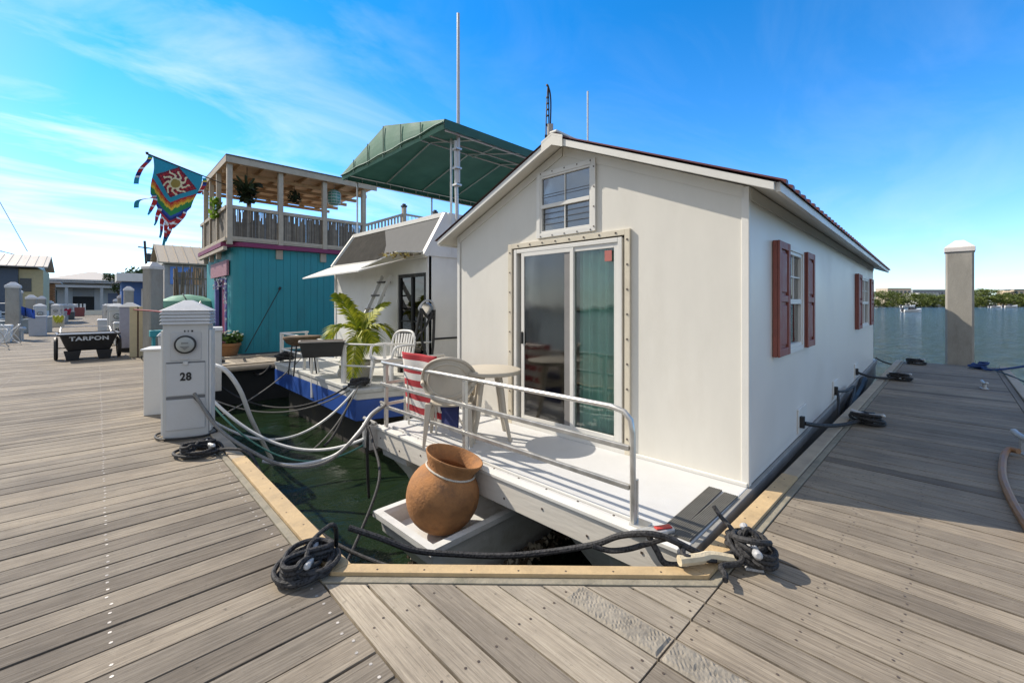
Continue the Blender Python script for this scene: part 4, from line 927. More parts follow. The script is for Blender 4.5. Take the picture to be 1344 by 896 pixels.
# potted palm
q = Vector((3.36, 7.34, .155))
t = thing('potted_palm', 'small green palm with arching fronds in a pale pot on the blue houseboat deck', 'palm', q)
mb = MB(); mb.lathe([(0, 0), (.15, 0), (.17, .02), (.20, .22), (.225, .24), (.225, .29), (.205, .29), (.19, .24), (0, .24)], n=28); mb.build('pot', mat('pot_grey', (.48, .46, .42), .7, var=.12), t, smooth=True)
mb = MB(); mb.tube(spline([(0, 0, .22), (.01, .0, .5), (.0, .01, .75)], 5), [.045, .045, .043, .04, .038, .035, .033, .03, .028, .025, .022], 8); mb.build('trunk', mat('palm_trunk', (.24, .20, .10), .8, var=.3, scale=12), t, smooth=True)
LEAF = leafmat('palm_leaf', (.15, .21, .010), (.46, .46, .035), .40)
rnd = random.Random(11); right = Vector((.7177, -.6964, 0)); fw = Vector((.6964, .7177, 0))
def frond(d, up, L, droop, wd=.34):
    mb = MB(); d = d.normalized(); P = []
    for i in range(15):
        s = i/14; P.append(Vector((0, 0, .74))+d*(L*s*(1-.12*s*s))+Vector((0, 0, up*L*s-droop*L*s*s)))
    mb.tube(P, [.011*(1-.8*i/14) for i in range(15)], 5)
    for i in range(0, 46):
        s = .10+.9*i/45; k = s*14; a = int(min(k, 13)); p = P[a].lerp(P[a+1], k-a); tg = (P[a+1]-P[a]).normalized()
        sd = tg.cross(Vector((0, 0, 1))); sd = sd.normalized() if sd.length > .05 else d.cross(Vector((0, 0, 1))).normalized()
        ll = wd*math.sin(math.pi*(.14+.80*s))**.7*(1+rnd.gauss(0, .08))
        nrm = sd.cross(tg)
        for sg in (-1, 1):
            dirn = (sd*sg*.85+tg*.75+nrm*.25+Vector((0, 0, -.10-.2*rnd.random()))).normalized(); wv = tg*.021
            m1 = p+dirn*ll*.5+Vector((0, 0, .0)); e = p+dirn*ll+Vector((0, 0, -.28*ll))
            n = len(mb.v); mb.v += [p-wv*.4, p+wv*.4, m1+wv, m1-wv, e]; mb.f += [(n, n+1, n+2, n+3), (n+3, n+2, n+4)]; mb.m += [0, 0]
    return mb.build('frond', LEAF, t, fixn=False)
for dx, dy, up, L, dr in ((-1, .1, 1.15, .66, 1.45), (-.25, .1, 2.0, .50, .7), (.30, .2, 1.9, .46, .8), (1, .0, 1.15, .66, 1.45), (.12, -1, .75, .56, 1.75), (.6, -.6, 1.1, .52, 1.5), (-.1, .9, 1.6, .48, .9)):
    frond(right*dx+fw*dy, up, L*1.12, dr, .36)
# ================================================================ TEAL HOUSEBOAT (third slip)
B3 = thing('houseboat', 'two storey teal floating house with magenta trim and roofed wooden balcony', 'houseboat', (2.75, 14.2, 0))
def W3(mb, name, m, par=B3, **k): return mb.build(name, m, par, world=True, **k)
TEAL = mat('teal_siding', (.022, .25, .29), .55, var=.10, bump=.1, scale=3, dirt=((.03, .13, .15), .5), stretch=(1, 1, .3))
BEIG = mat('balcony_beige', (.42, .36, .28), .7, var=.15, bump=.2, scale=6, dirt=((.24, .20, .15), .5))
MAG = mat('magenta_trim', (.19, .022, .085), .6, var=.15); PURP = mat('purple_paint', (.16, .17, .42), .6, var=.15)
X3, Y3, YE = 2.75, 14.2, 18.2
mb = MB(); k = 0; x = X3+.32
rc = .32; arc = [(X3+rc-rc*math.sin(a), Y3+rc-rc*math.cos(a)) for a in [i*math.pi/12 for i in range(7)]]
for (a, b) in zip(arc[:-1], arc[1:]): mb.quad((a[0], a[1], .02), (b[0], b[1], .02), (b[0], b[1], 3.08), (a[0], a[1], 3.08))
while x < 11:
    mb.box(x+.004, x+.196, Y3, Y3+.05, .02, 3.08); mb.quad((x-.01, Y3+.012, .02), (x+.01, Y3+.012, .02), (x+.01, Y3+.012, 3.08), (x-.01, Y3+.012, 3.08)); x += .20
mb.box(X3, X3+.05, Y3+rc, 15.0, .02, 3.08); mb.box(X3, X3+.05, 16.5, YE, .02, 3.08); mb.box(X3, X3+.05, 15.0, 16.5, 2.2, 3.08)
mb.box(X3, 11, YE-.05, YE, .02, 3.08); W3(mb, 'wall', TEAL, fixn=False)
mb = MB(); prism(mb, [(arc[-1][0]-.25, YE), (arc[-1][0]-.25, Y3+.2)]+[(p[0]-.05, p[1]-.22) for p in reversed(arc)]+[(11, Y3-.22), (11, YE)], 3.08, 3.20); W3(mb, 'magenta_band', MAG)
mb = MB(); prism(mb, [(X3-.2, YE), (X3-.3, Y3-.3), (11, Y3-.3), (11, YE)], -.9, -.02); mb.box(2.3, 11, 13.8, YE, -.04, .02); W3(mb, 'float', mat('float_dark', (.06, .055, .05), .9))
mb = MB()
for x, z in ((6.05, .60), (6.45, .62)): mb.box(x, x+.16, Y3-.02, Y3-.001, z, z+.14)
W3(mb, 'wall_outlet', mat('copper_plate', (.35, .17, .07), .5), bevel=.01)
# purple door and posts
mb = MB(); mb.box(X3+.10, X3+.13, 15.0, 16.5, .02, 2.2); W3(mb, 'door_opening', mat('door_navy', (.03, .035, .09), .7))
mb = MB(); mb.box(X3+.03, X3+.09, 15.25, 15.75, .02, 2.2); W3(mb, 'door', MAG)
mb = MB(); mb.box(X3-.04, X3+.06, 14.92, 15.02, .02, 2.2); mb.box(X3-.04, X3+.06, 16.4, 16.52, .02, 2.2); split_build(mb, 'door_post', PURP, B3, world=True)
mb = MB(); mb.box(X3-.09, X3-.03, 14.5, 16.9, 2.28, 2.72); W3(mb, 'glitter_sign', mat('pink_glitter', (.38, .18, .22), .6, var=.8, scale=60, bump=.5))
mb = MB()
for i in range(90):
    a = random.random(); p = Vector((X3-.07, random.choice((14.75+random.gauss(0, .06), 14.6+2.0*a)), 0)); p.z = 2.25-random.random()*(1.3 if p.y < 14.95 else .35); mb.cbox(p, .03, .03, .045, None, random.choice((0, 1, 2)))
W3(mb, 'bead_garland', [mat('bead_white', (.7, .7, .7), .5), mat('bead_grey', (.35, .38, .42), .5), mat('bead_purple', (.25, .2, .45), .5)])
# balcony
mb = MB()
for x in (3.95, 5.24, 6.45): mb.box(x-.09, x+.09, Y3-.06, Y3-.001, 2.80, 3.07)
split_build(mb, 'bracket', BEIG, B3, world=True)
ZB, ZR, ZT = 3.24, 4.22, 5.36
mb = MB(); mb.box(X3-.22, 8.2, Y3-.18, YE, ZB-.02, ZB+.05); W3(mb, 'balcony_floor', BEIG)
xs_ = [X3-.1, 3.95, 5.24, 6.55, 8.1]
mb = MB()
for x in xs_[:4]: mb.box(x-.065, x+.065, Y3-.20, Y3-.07, ZB-.12, ZT)
for x in xs_[:2]: mb.box(x+.0, x+.13, YE-.2, YE-.07, ZB, ZT)
for y in (15.3, 16.4, 17.4): mb.box(X3-.20, X3-.08, y-.05, y+.05, ZB-.45, ZT)
mb.box(xs_[4]-.065, xs_[4]+.065, Y3-.2, Y3-.07, ZB, ZR+.25); split_build(mb, 'post', BEIG, B3, world=True)
mb = MB()
for (a, b) in zip(xs_[:-1], xs_[1:]):
    if b > 8: continue
    mb.box(a+.065, b-.065, Y3-.19, Y3-.09, ZR-.10, ZR); mb.box(a+.065, b-.065, Y3-.19, Y3-.09, ZB+.02, ZB+.11)
mb.box(X3-.19, X3-.09, Y3-.06, YE, ZR-.10, ZR); mb.box(X3-.19, X3-.09, Y3-.06, YE, ZB+.0, ZB+.1); mb.box(X3-.24, X3-.15, Y3-.1, YE, ZB-.28, ZB-.18)
W3(mb, 'handrail', BEIG, bevel=.006)
# reed screens with a broken top edge
mb = MB(); rnd = random.Random(5)
for (a, b) in zip(xs_[:3], xs_[1:4]):
    x = a+.07
    while x < b-.07:
        h = ZR-.10-(rnd.random()**1.5*.36 if rnd.random() < .20 else 0); g = rnd.gauss(0, .006)
        mb.box(x, x+.0125, Y3-.145+g, Y3-.132+g, ZB+.11, h, rnd.choice((0, 0, 1, 2))); x += .012
y = Y3
while y < YE-.1:
    h = ZR-.10-(rnd.random()**2*.5 if rnd.random() < .5 else 0); mb.box(X3-.15, X3-.135, y, y+.026, ZB+.1, h, rnd.choice((0, 1, 2))); y += .024
W3(mb, 'reed_screen', [mat('reed_a', (.17, .145, .115), .9, var=.3), mat('reed_b', (.11, .095, .08), .9, var=.3), mat('reed_c', (.26, .23, .19), .9, var=.3)], fixn=False)
# roof
mb = MB(); x0, x1, y0, y1 = 2.58, 6.95, 13.92, 18.5
mb.box(x0, x1, y0, y1, 5.46, 5.52); W3(mb, 'balcony_roof', mat('plywood', (.60, .41, .25), .85, var=.2, bump=.3, scale=4, dirt=((.42, .27, .15), .5), stretch=(.4, 2, 1)))
mb = MB(); mb.box(x0-.03, x1, y0-.05, y0, 5.36, 5.54); mb.box(x0-.05, x0-.03, y0-.05, y1, 5.36, 5.54)
W3(mb, 'roof_fascia', BEIG, bevel=.006)
mb = MB(); mb.box(x0-.05, x1+.05, y0-.08, y1, 5.545, 5.57); W3(mb, 'roof_sheet', mat('roof_grey', (.12, .12, .11), .8))
mb = MB()
for i in range(7): x = x0+.3+i*.6; mb.box(x, x+.045, y0+.02, y1-.02, 5.34, 5.458)
for i in range(5): y = y0+.7+i*.85; mb.box(x0+.02, x1-.02, y, y+.09, 5.24, 5.338)
W3(mb, 'rafter', mat('rafter_wood', (.50, .32, .18), .85, var=.25, scale=5))
# stair rails to the right (upper deck continues with pale pickets)
P1, P2, P3_ = Vector((6.6, 14.05, 4.15)), Vector((8.1, 14.05, 4.75)), Vector((12.5, 14.3, 4.75))
mb = MB(); mb.beam(P1, P2, .06, .09); mb.beam(P1-Vector((0, 0, .75)), P2-Vector((0, 0, .75)), .05, .07); mb.beam(P2, P3_, .05, .07); mb.beam(P2-Vector((0, 0, .95)), P3_-Vector((0, 0, .95)), .05, .07)
n = 12
for i in range(1, n): q = P1.lerp(P2, i/n); mb.cbox((q.x, q.y, q.z-.37), .06, .025, .74)
W3(mb, 'stair_rail', BEIG)
mb = MB()
for i in range(1, 26): q = P2.lerp(P3_, i/26); mb.cbox((q.x, q.y, q.z-.47), .018, .018, .94)
W3(mb, 'picket', mat('picket_grey', (.35, .36, .36), .5, var=.1))
mb = MB()
for q in (P2, P2.lerp(P3_, .32), P2.lerp(P3_, .64)): mb.cbox((q.x, q.y, q.z-.3), .13, .13, 1.1)
split_build(mb, 'newel_post', BEIG, B3, world=True)
mb = MB()
for q in (P2, P2.lerp(P3_, .32), P2.lerp(P3_, .64)): mb.cbox((q.x, q.y, q.z+.29), .17, .17, .06); mb.cbox((q.x, q.y, q.z+.35), .10, .10, .06)
W3(mb, 'post_cap', BLACK)
mb = MB(); mb.box(7.6, 13, 14.3, 18, 3.21, 3.7); W3(mb, 'upper_cabin', CABW)
# gate, flower pot, lantern, hanging plants
t = thing('picket_gate', 'small white picket gate with a purple post in front of the teal house door', 'gate', (2.3, 14.6, .03))
mb = MB()
for y in (15.0, 15.35): mb.box(2.28, 2.32, y, y+.22, .1, 1.02)
mb.box(2.3, 2.34, 14.9, 15.7, .25, .33); W3(mb, 'picket', WHITE, par=t)
mb = MB(); mb.box(2.25, 2.37, 14.62, 14.74, .02, 1.28); mb.box(2.2, 2.30, 15.9, 16.1, .02, 1.2); split_build(mb, 'post', PURP, t, world=True)
mb = MB(); mb.lathe([(.03, 0), (.11, .04), (.13, .12), (.06, .2), (.05, .24), (0, .36)], c=(2.26, 16.0, 1.2), n=12); W3(mb, 'finial', WHITE, par=t, smooth=True)
def leafball(mb, c, r, n, s, rnd, flat=1):
    for i in range(n):
        d = Vector((rnd.gauss(0, 1), rnd.gauss(0, 1), rnd.gauss(0, 1)*flat)).normalized()*r*rnd.random()**.4; d.z *= flat
        p = Vector(c)+d; a = Matrix.Rotation(rnd.uniform(0, 6.28), 3, Vector((rnd.gauss(0, 1), rnd.gauss(0, 1), rnd.gauss(0, 1))).normalized()); q = s*rnd.uniform(.6, 1.3)
        mb.quad(p+a @ Vector((-q, -q*.45, 0)), p+a @ Vector((q*.1, -q*.5, .1*q)), p+a @ Vector((q, 0, 0)), p+a @ Vector((q*.1, q*.5, .1*q)))
GRN = leafmat('plant_green', (.03, .07, .012), (.09, .15, .03))
q = GZ(305, 459, .05)
t = thing('flower_pot', 'terracotta flower pot with white flowers at the corner of the teal house', 'flower pot', (2.62, 14.0, .03))
mb = MB(); mb.lathe([(0, 0), (.20, 0), (.27, .26), (.30, .27), (.30, .34), (.26, .34), (.25, .28), (0, .28)], n=24); mb.build('pot', CLAY, t, smooth=True)
rnd = random.Random(2); mb = MB(); leafball(mb, (0, 0, .48), .34, 260, .075, rnd, .6); mb.build('foliage', GRN, t, fixn=False)
mb = MB()
for i in range(26): mb.cbox((rnd.gauss(0, .17), rnd.gauss(0, .17), .55+rnd.random()*.13), .035, .035, .025)
mb.build('blossom', mat('blossom_white', (.75, .73, .6), .8), t)
q = V_ = PT(444, 260, 14.0)
t = thing('glass_lantern', 'pale green glass lantern hanging under the balcony roof', 'lantern', (q.x, 14.35, 4.72))
mb = MB(); mb.lathe([(0, 0), (.12, .02), (.19, .10), (.21, .28), (.19, .42), (.13, .50), (.11, .52), (0, .52)], n=20); mb.build('shade', mat('green_glass', (.12, .30, .24), .2, var=.5, scale=25, bump=.6), t, smooth=True)
mb = MB()
for z in (.06, .15, .25, .35, .44): mb.tube([(.212*math.cos(a/16*6.283)*(.92 if z in (.06, .44) else 1), .212*math.sin(a/16*6.283)*(.92 if z in (.06, .44) else 1), z) for a in range(16)], .009, 5, closed=True)
for a in range(8): mb.tube([(.215*math.cos(a*.785), .215*math.sin(a*.785), .08), (.215*math.cos(a*.785), .215*math.sin(a*.785), .42)], .006, 4)
mb.tube([(0, 0, .52), (0, 0, .80)], .008, 5); mb.build('wire_cage', GALV, t, smooth=True)
DKG = leafmat('plant_dark', (.012, .02, .008), (.04, .055, .02), .15)
t = thing('staghorn_fern', 'large dark staghorn fern hanging at the front corner of the wooden balcony', 'fern', (3.15, 14.4, 4.7))
mb = MB(); rnd = random.Random(9); leafball(mb, (0, 0, 0), .26, 240, .10, rnd, 1.2); mb.build('foliage', DKG, t, fixn=False)
mb = MB()
for k in range(12):
    a = k*.55; d = Vector((math.cos(a), math.sin(a), 0)); mb.tube(spline([(0, 0, .05), d*.22+Vector((0, 0, .25)), d*.42+Vector((0, 0, .32+.1*math.sin(k)))], 4), [.03, .035, .04, .04, .04, .04, .035, .03, .012], 5)
mb.build('antler_frond', DKG, t, smooth=True); mb = MB(); mb.tube([(0, 0, .1), (0, 0, .8)], .01, 5); mb.build('hanger', BLACK, t)
t = thing('hanging_basket', 'small round dark basket hanging in the middle of the wooden balcony', 'basket', (4.6, 14.9, 4.9))
mb = MB(); leafball(mb, (0, 0, 0), .22, 200, .06, rnd); mb.build('foliage', DKG, t, fixn=False); mb = MB(); mb.tube([(0, 0, 0), (0, 0, .55)], .008, 5); mb.build('hanger', BLACK, t)
t = thing('trailing_plant', 'bright green leafy plant trailing over the front balcony rail', 'plant', (2.5, 15.2, 4.3))
mb = MB(); leafball(mb, (0, 0, 0), .18, 60, .11, rnd, 1.8); mb.build('foliage', leafmat('plant_bright', (.12, .22, .02), (.25, .40, .05)), t, fixn=False); mb = MB(); mb.tube([(0, 0, -.4), (0, 0, .1)], .01, 5); mb.build('stem', GRN, t)
t = thing('fishing_rod', 'thin dark rod leaning against the teal wall', 'rod', (4.2, 14.0, .03)); mb = MB(); mb.tube([(3.0, 13.9, .1), (3.95, 14.12, 1.9)], .012, 5); W3(mb, 'blank', BLACK, par=t); mb = MB(); mb.tube([(3.93, 14.12, 1.88), (3.97, 14.12, 1.96)], .035, 6); W3(mb, 'tip', BLACK, par=t)
# ================================================================ FLAG
t = thing('fancy_flag', 'rainbow tailed flag with a blazing sun diamond flying from a pole on the teal house', 'flag', (2.55, 14.0, 5.1))
tip = PT(193, 202, 10.5); base = PT(297, 243, 12.1)
mb = MB(); mb.tube([tip+(tip-base)*.01, base], [.022, .013], 8); mb.lathe([(0, 0), (.03, .01), (.03, .04), (0, .05)], c=tip, n=8); W3(mb, 'flag_pole', BLACK, par=t, smooth=True)
pd = (base-tip).normalized(); P0 = tip+pd*.12; P1 = tip+pd*1.24; Wd = (P1-P0).length; side = Vector((pd.y, -pd.x, 0)).normalized()
FC = {'teal': (.02, .25, .32), 'dark': (.16, .008, .02), 'red': (.42, .02, .02), 'orange': (.62, .16, .015), 'yellow': (.75, .45, .03), 'green': (.03, .22, .05), 'blue': (.02, .07, .28), 'navy': (.015, .02, .12), 'white': (.7, .7, .68), 'cream': (.75, .60, .35), 'olive': (.33, .22, .04)}
FN = list(FC); FM = [mat('flag_'+k, FC[k], .8, var=.1, bump=.1) for k in FN]
def FP(a, b):   # a across 0..1, b down in metres
    p = P0.lerp(P1, a); wob = .06*math.sin(a*7+b*2.2)*min(1, b)+.03*math.sin(b*5)
    sk = -.05*b-.22*a*b
    return p+Vector((0, 0, -b))+side*wob+pd*(sk)+pd*(.02*math.sin(b*6))
def bottom(a):  # lower border of the cloth
    return .95+.72*(1-abs(a-.5)*2)
def fcol(a, b):
    x = (a-.5)*Wd; d = abs(x)/.50+abs(b-.44)/.42
    if d < 1:
        r = math.hypot(x, b-.47); th = math.atan2(b-.47, x)
        if r < .115: return 'olive'
        sp_ = .15+.19*max(0, math.cos(th*9+2.0*math.sin(r*26)))**.8
        if r < sp_: return 'cream'
        if d > .90: return 'dark'
        return 'red' if (int((x+9)*17)+int(b*17)) % 2 and d > .55 else 'dark'
    s = b+abs(x)*.62   # chevrons
    s = b-(1.02-abs(x)*.80)
    if s < -.02: return 'teal'
    k = int((s+.02)/.072); seq = ['red', 'orange', 'yellow', 'green', 'green', 'blue', 'navy', 'red', 'white', 'red', 'red', 'teal']
    if k < 4:
        k2 = int((s+.02+(.03 if int((x+9)*14) % 2 else 0))/.072); k = min(k2, 4)
    return seq[min(k, 11)]
mb = MB(); NA, NB = 72, 84
for i in range(NA):
    for j in range(NB):
        a0, a1 = i/NA, (i+1)/NA; b0, b1 = j/NB*1.7, (j+1)/NB*1.7
        if b0 > bottom((a0+a1)/2): continue
        mb.quad(FP(a0, b0), FP(a1, b0), FP(a1, b1), FP(a0, b1), FN.index(fcol((a0+a1)/2, (b0+b1)/2)))
W3(mb, 'flag_cloth', FM, par=t, smooth=True, fixn=False)
for i, (a, L_, sw, wd) in enumerate([(.10, .50, -.12, .09), (.24, .52, -.06, .09), (.36, .62, .0, .10), (.47, .62, .02, .10), (.56, .55, .0, .10), (.68, .50, -.10, .09), (.82, .55, -.12, .08)]):
    mb = MB(); b0 = bottom(a)-.10; M = 12
    seq = ['blue', 'white', 'red', 'red', 'red', 'white', 'red', 'red', 'navy', 'teal', 'teal', 'teal']
    def TP(s, e): q = FP(a, b0+L_*s); w_ = wd*(1-.55*s*s); return q+pd*(e*w_+sw*s*s)+side*(.05*math.sin(s*6+a*9)+.03*e*math.sin(s*4+i))
    for j in range(M): mb.quad(TP(j/M, -.5), TP(j/M, .5), TP((j+1)/M, .5), TP((j+1)/M, -.5), FN.index(seq[j]))
    W3(mb, 'tail', FM, par=t, smooth=True, fixn=False)
for (a, pts) in ((-.04, [(0, 0), (-.06, .16), (-.18, .38), (-.24, .60), (-.28, .82)]), (.03, [(0, .95), (-.06, 1.05), (-.24, 1.15), (-.36, 1.25), (-.36, 1.40)]), (.97, [(.07, .05), (.06, .2), (.0, .40), (-.05, .52)])):
    mb = MB(); sp_ = spline([Vector((p[0], p[1], 0)) for p in pts], 5); seq = ['teal', 'teal', 'green', 'yellow', 'navy', 'navy', 'blue', 'red', 'red', 'red', 'white', 'red', 'red', 'navy', 'navy', 'white', 'teal', 'teal', 'teal', 'teal', 'teal']
    if a == .03: seq = ['blue', 'navy', 'white', 'red', 'red', 'red', 'red', 'red', 'red', 'red', 'white', 'blue', 'teal', 'teal', 'teal', 'teal', 'teal', 'teal', 'teal', 'teal']
    for j in range(len(sp_)-1):
        p, q = sp_[j], sp_[j+1]
        def Z(pp, e): return P0.lerp(P1, a)+pd*(pp.x+e*.05)+Vector((0, 0, -pp.y+(e*.02)))+side*.06*math.sin(pp.y*7)
        mb.quad(Z(p, -1), Z(p, 1), Z(q, 1), Z(q, -1), FN.index(seq[min(j, len(seq)-1)]))
    W3(mb, 'tail', FM, par=t, smooth=True, fixn=False)
# ================================================================ POWER PEDESTALS
def text_mesh(txt, size, m, parent, loc, rot, name='lettering', ext=.002, xs=1.0):
    c = bpy.data.curves.new(name, 'FONT'); c.body = txt; c.size = size; c.extrude = ext; c.align_x = 'CENTER'; c.align_y = 'CENTER'; c.offset = .004*size/.1; c.space_character = 1.1
    o = bpy.data.objects.new('tmp', c); col.objects.link(o); dg = bpy.context.evaluated_depsgraph_get(); me = bpy.data.meshes.new_from_object(o.evaluated_get(dg)); bpy.data.objects.remove(o); bpy.data.curves.remove(c)
    me.materials.clear(); me.materials.append(m); q = bpy.data.objects.new(name, me); col.objects.link(q); q.parent = parent; q.location = loc; q.rotation_euler = rot; q.scale = (xs, 1, 1); return q
INK = mat('black_ink', (.015, .015, .015), .6)
METER = mat('meter_face', (.36, .37, .34), .5, var=.15)
def pedestal(label, loc, rz, H=1.42, number=None):
    t = thing('power_pedestal', label, 'power pedestal', loc, rz, 'dock power pedestals')
    w = .20; k = H/1.42
    mb = MB(); mb.box(-w, w, -w*.8, w*.8, 0, 1.22*k); body = mb.build('cabinet', PED, t, bevel=.008)
    mb = MB(); c = w+.012
    z = 1.215*k
    for i in range(4): mb.hexa([(-c-.012, -c*.85-.012, z), (c+.012, -c*.85-.012, z), (c+.012, c*.85+.012, z), (-c-.012, c*.85+.012, z), (-c+.01, -c*.85+.01, z+.034), (c-.01, -c*.85+.01, z+.034), (c-.01, c*.85-.01, z+.034), (-c+.01, c*.85-.01, z+.034)]); z += .036
    c += .014; mb.hexa([(-c, -c*.86, z), (c, -c*.86, z), (c, c*.86, z), (-c, c*.86, z), (-.035, -.03, z+.115), (.035, -.03, z+.115), (.035, .03, z+.115), (-.035, .03, z+.115)])
    mb.build('louvred_cap', mat('cap_plastic', (.58, .575, .56), .5, var=.08, dirt=((.45, .43, .38), .4)), t, bevel=.004)
    f = -w*.8
    mb = MB(); mb.box(-.135, .135, f-.008, f-.001, .83*k, 1.13*k); mp_ = mb.build('meter_panel', mat('panel_plastic', (.45, .445, .43), .5, var=.05), t, bevel=.003)
    mb = MB(); mb.lathe([(0, 0), (.095, 0), (.098, .03), (.085, .034), (.083, .02), (0, .02)], c=(0, f-.009, 1.0*k), n=32, rot=Matrix.Rotation(R(90), 3, 'X')); mb.build('meter_ring', BLACK, mp_, smooth=True)
    mb = MB(); mb.lathe([(0, 0), (.083, 0), (.08, .02), (.05, .035), (0, .04)], c=(0, f-.028, 1.0*k), n=32, rot=Matrix.Rotation(R(90), 3, 'X')); mb.build('meter_dial', METER, mp_, smooth=True)
    mb = MB(); mb.box(-.03, .03, f-.07, f-.066, 1.01*k, 1.025*k); mb.poly([(-.045, f-.071, .985*k), (.045, f-.071, .985*k), (0, f-.071, .945*k)]); mb.build('meter_mark', mat('meter_mark', (.2, .2, .19), .6), mp_)
    for z0, z1 in ((.46, .80), (.10, .42)):
        mb = MB(); mb.box(-.17, .17, f-.012, f-.001, z0*k, z1*k); mb.build('door_panel', mat('panel_door', (.48, .48, .47), .45, var=.04, dirt=((.42, .4, .36), .3)), t, bevel=.003)
    mb = MB(); mb.box(-.17, .17, f-.010, f-.001, .425*k, .452*k); mb.box(-.17, .17, f-.009, f-.001, .803*k, .815*k); split_build(mb, 'dark_gap', mat('gap_grey', (.14, .14, .14), .7), t)
    mb = MB(); mb.cbox((0, f-.02, .80*k), .045, .02, .035); mb.cbox((-.01, f-.012, .85*k), .07, .01, .014); mb.build('latch', GALV, t, bevel=.003)
    mb = MB(); mb.box(w-.002+.004, w+.02, -.14, .14, .05, 1.15*k); mb.box(-w-.02, -w-.002, -.14, .14, .05, 1.15*k); mb.build('side_panel', WHITE, t, bevel=.003)
    if number: text_mesh(number, .115, INK, t, (0, f-.0145, .655*k), (R(90), 0, 0), 'number', xs=.82)
    return t
ped = pedestal('tall grey pedestal marked 28 with a round meter, nearest to the camera', (.735, 5.92, .002), R(-17), 1.44, '28')
mb = MB()
for x, s in ((-.01, .6), (.02, .3), (.055, 1)): mb.cbox((x, -.163, 1.155), .012*s+.004, .003, .022)
mb.build('worn_lettering', INK, ped)
rope_thing('cable', 'black cord coming out of the numbered pedestal and wrapping around its base', [ped.location+Vector(p) for p in ((.02, -.20, .44), (.06, -.24, .38), (.14, -.27, .25), (.22, -.24, .08), (.24, -.12, .025), (.20, .10, .02), (.0, .24, .02), (-.25, .18, .02), (-.27, -.05, .02), (-.12, -.20, .02), (.1, -.26, .02), (.22, -.2, .03))], .012, BLACK, 'cord')
rope_thing('cable', 'grey braided power cable sagging from the numbered pedestal over the water to the white railing', [PT(255, 516, 4.5), PT(285, 560, 4.4), PT(330, 592, 4.1), PT(380, 612, 3.95), (PT(430, 605, 4.1)), PT(470, 570, 4.3), PT(488, 545, 4.6), PT(505, 532, 4.75), hw(-1.15, 3.6, .27)], .017, ROPEG, 'cord')
rope_thing('water_hose', 'thick white drain hose arching from behind the pedestal down into the water', [PT(262, 478, 5.9), PT(292, 483, 5.8), PT(314, 510, 5.9), PT(330, 550, 6.1), PT(350, 590, 6.4), PT(365, 618, 6.6)], .030, ROPEW, 'hose')
rope_thing('water_hose', 'white hose sagging low from the pedestal to the front corner bracket of the white houseboat', sag(PT(276, 522, 5.3), PT(484, 573, 4.95), .36, 24), .019, ROPEW, 'hose')
rope_thing('water_hose', 'white cable sagging from the pedestal to the bow of the blue houseboat', sag(PT(276, 550, 5.3), PT(466, 512, 6.3), .46, 24), .017, ROPEW, 'hose')
rope_thing('water_hose', 'white hose rising from low above the water in a curve to the white railing end', [PT(345, 605, 4.3), PT(390, 610, 4.3), PT(440, 597, 4.4), PT(470, 568, 4.6), PT(486, 545, 4.8), PT(498, 535, 5.0)], .019, ROPEW, 'hose')
rope_thing('green_hose', 'green garden hose hanging from the pedestal over the water to the white houseboat', sag(PT(278, 530, 5.25), PT(486, 578, 4.95), .44, 24), .011, ROPEGN, 'hose')
for i, (a, b, s, r) in enumerate([((270, 520, 6.2), (470, 505, 6.6), .32, .010), ((280, 500, 7.5), (470, 498, 6.6), .45, .014), ((395, 470, 9.5), (290, 545, 6.2), .10, .010), ((355, 480, 9.7), (320, 470, 10.8), .3, .03), ((470, 508, 6.3), (410, 590, 5.6), .10, .010), ((462, 515, 6.3), (425, 585, 5.7), .12, .016)]):
    rope_thing('mooring_line', ['thin grey line sagging from the pedestal to the blue houseboat cleat', 'black line sagging across the dark water to the blue houseboat cleat', 'pale line slanting from the second finger pier down toward the pedestal', 'black lines bunched at the corner of the second finger pier', 'pale line dropping steeply from the blue bow to the water', 'black line dropping steeply from the blue bow to the water'][i], sag(PT(*a), PT(*b), s), r, ROPEG if i in (0, 2, 4) else ROPEB, group='lines of the blue houseboat')
coil('black rope tangle on the corner of the second finger pier beside the terracotta flower pot', (1.9, 12.0, .02), .22, 3, .03, seed=40, rise=.03)
coil('black rope bundle on the bow corner of the blue houseboat', (2.93, 6.42, .17), .13, 3, .018, seed=42, rise=.02)
coil('dark rope bundle on the far bow corner of the blue houseboat', (3.0, 10.4, .17), .16, 3, .03, seed=43, rise=.05)
# front corner bracket with hanging black loops on the white houseboat
t = thing('corner_cleat', 'pale metal block at the left front corner of the white houseboat deck', 'cleat', hw(-1.28, 3.62, -.02), R(1.46))
mb = MB(); mb.box(-.05, .06, -.09, -.03, -.22, .06); mb.box(-.05, .06, .03, .09, -.22, .06); mb.box(-.03, .05, -.03, .03, -.18, -.02); mb.build('block', GALV, t, bevel=.006)
mb = MB(); mb.tube([(.0, -.14, .085), (.0, .14, .10)], .02, 8); mb.build('horn', GREYTRIM, t, smooth=True)
rope_thing('mooring_line', 'black rope loop hanging from the block at the left front corner of the white houseboat', [hw(-1.30, 3.58, .08), hw(-1.34, 3.56, -.1), hw(-1.33, 3.57, -.45), hw(-1.30, 3.6, -.80), hw(-1.29, 3.66, -.5), hw(-1.3, 3.66, .06)], .015, ROPEB, group='black mooring lines')
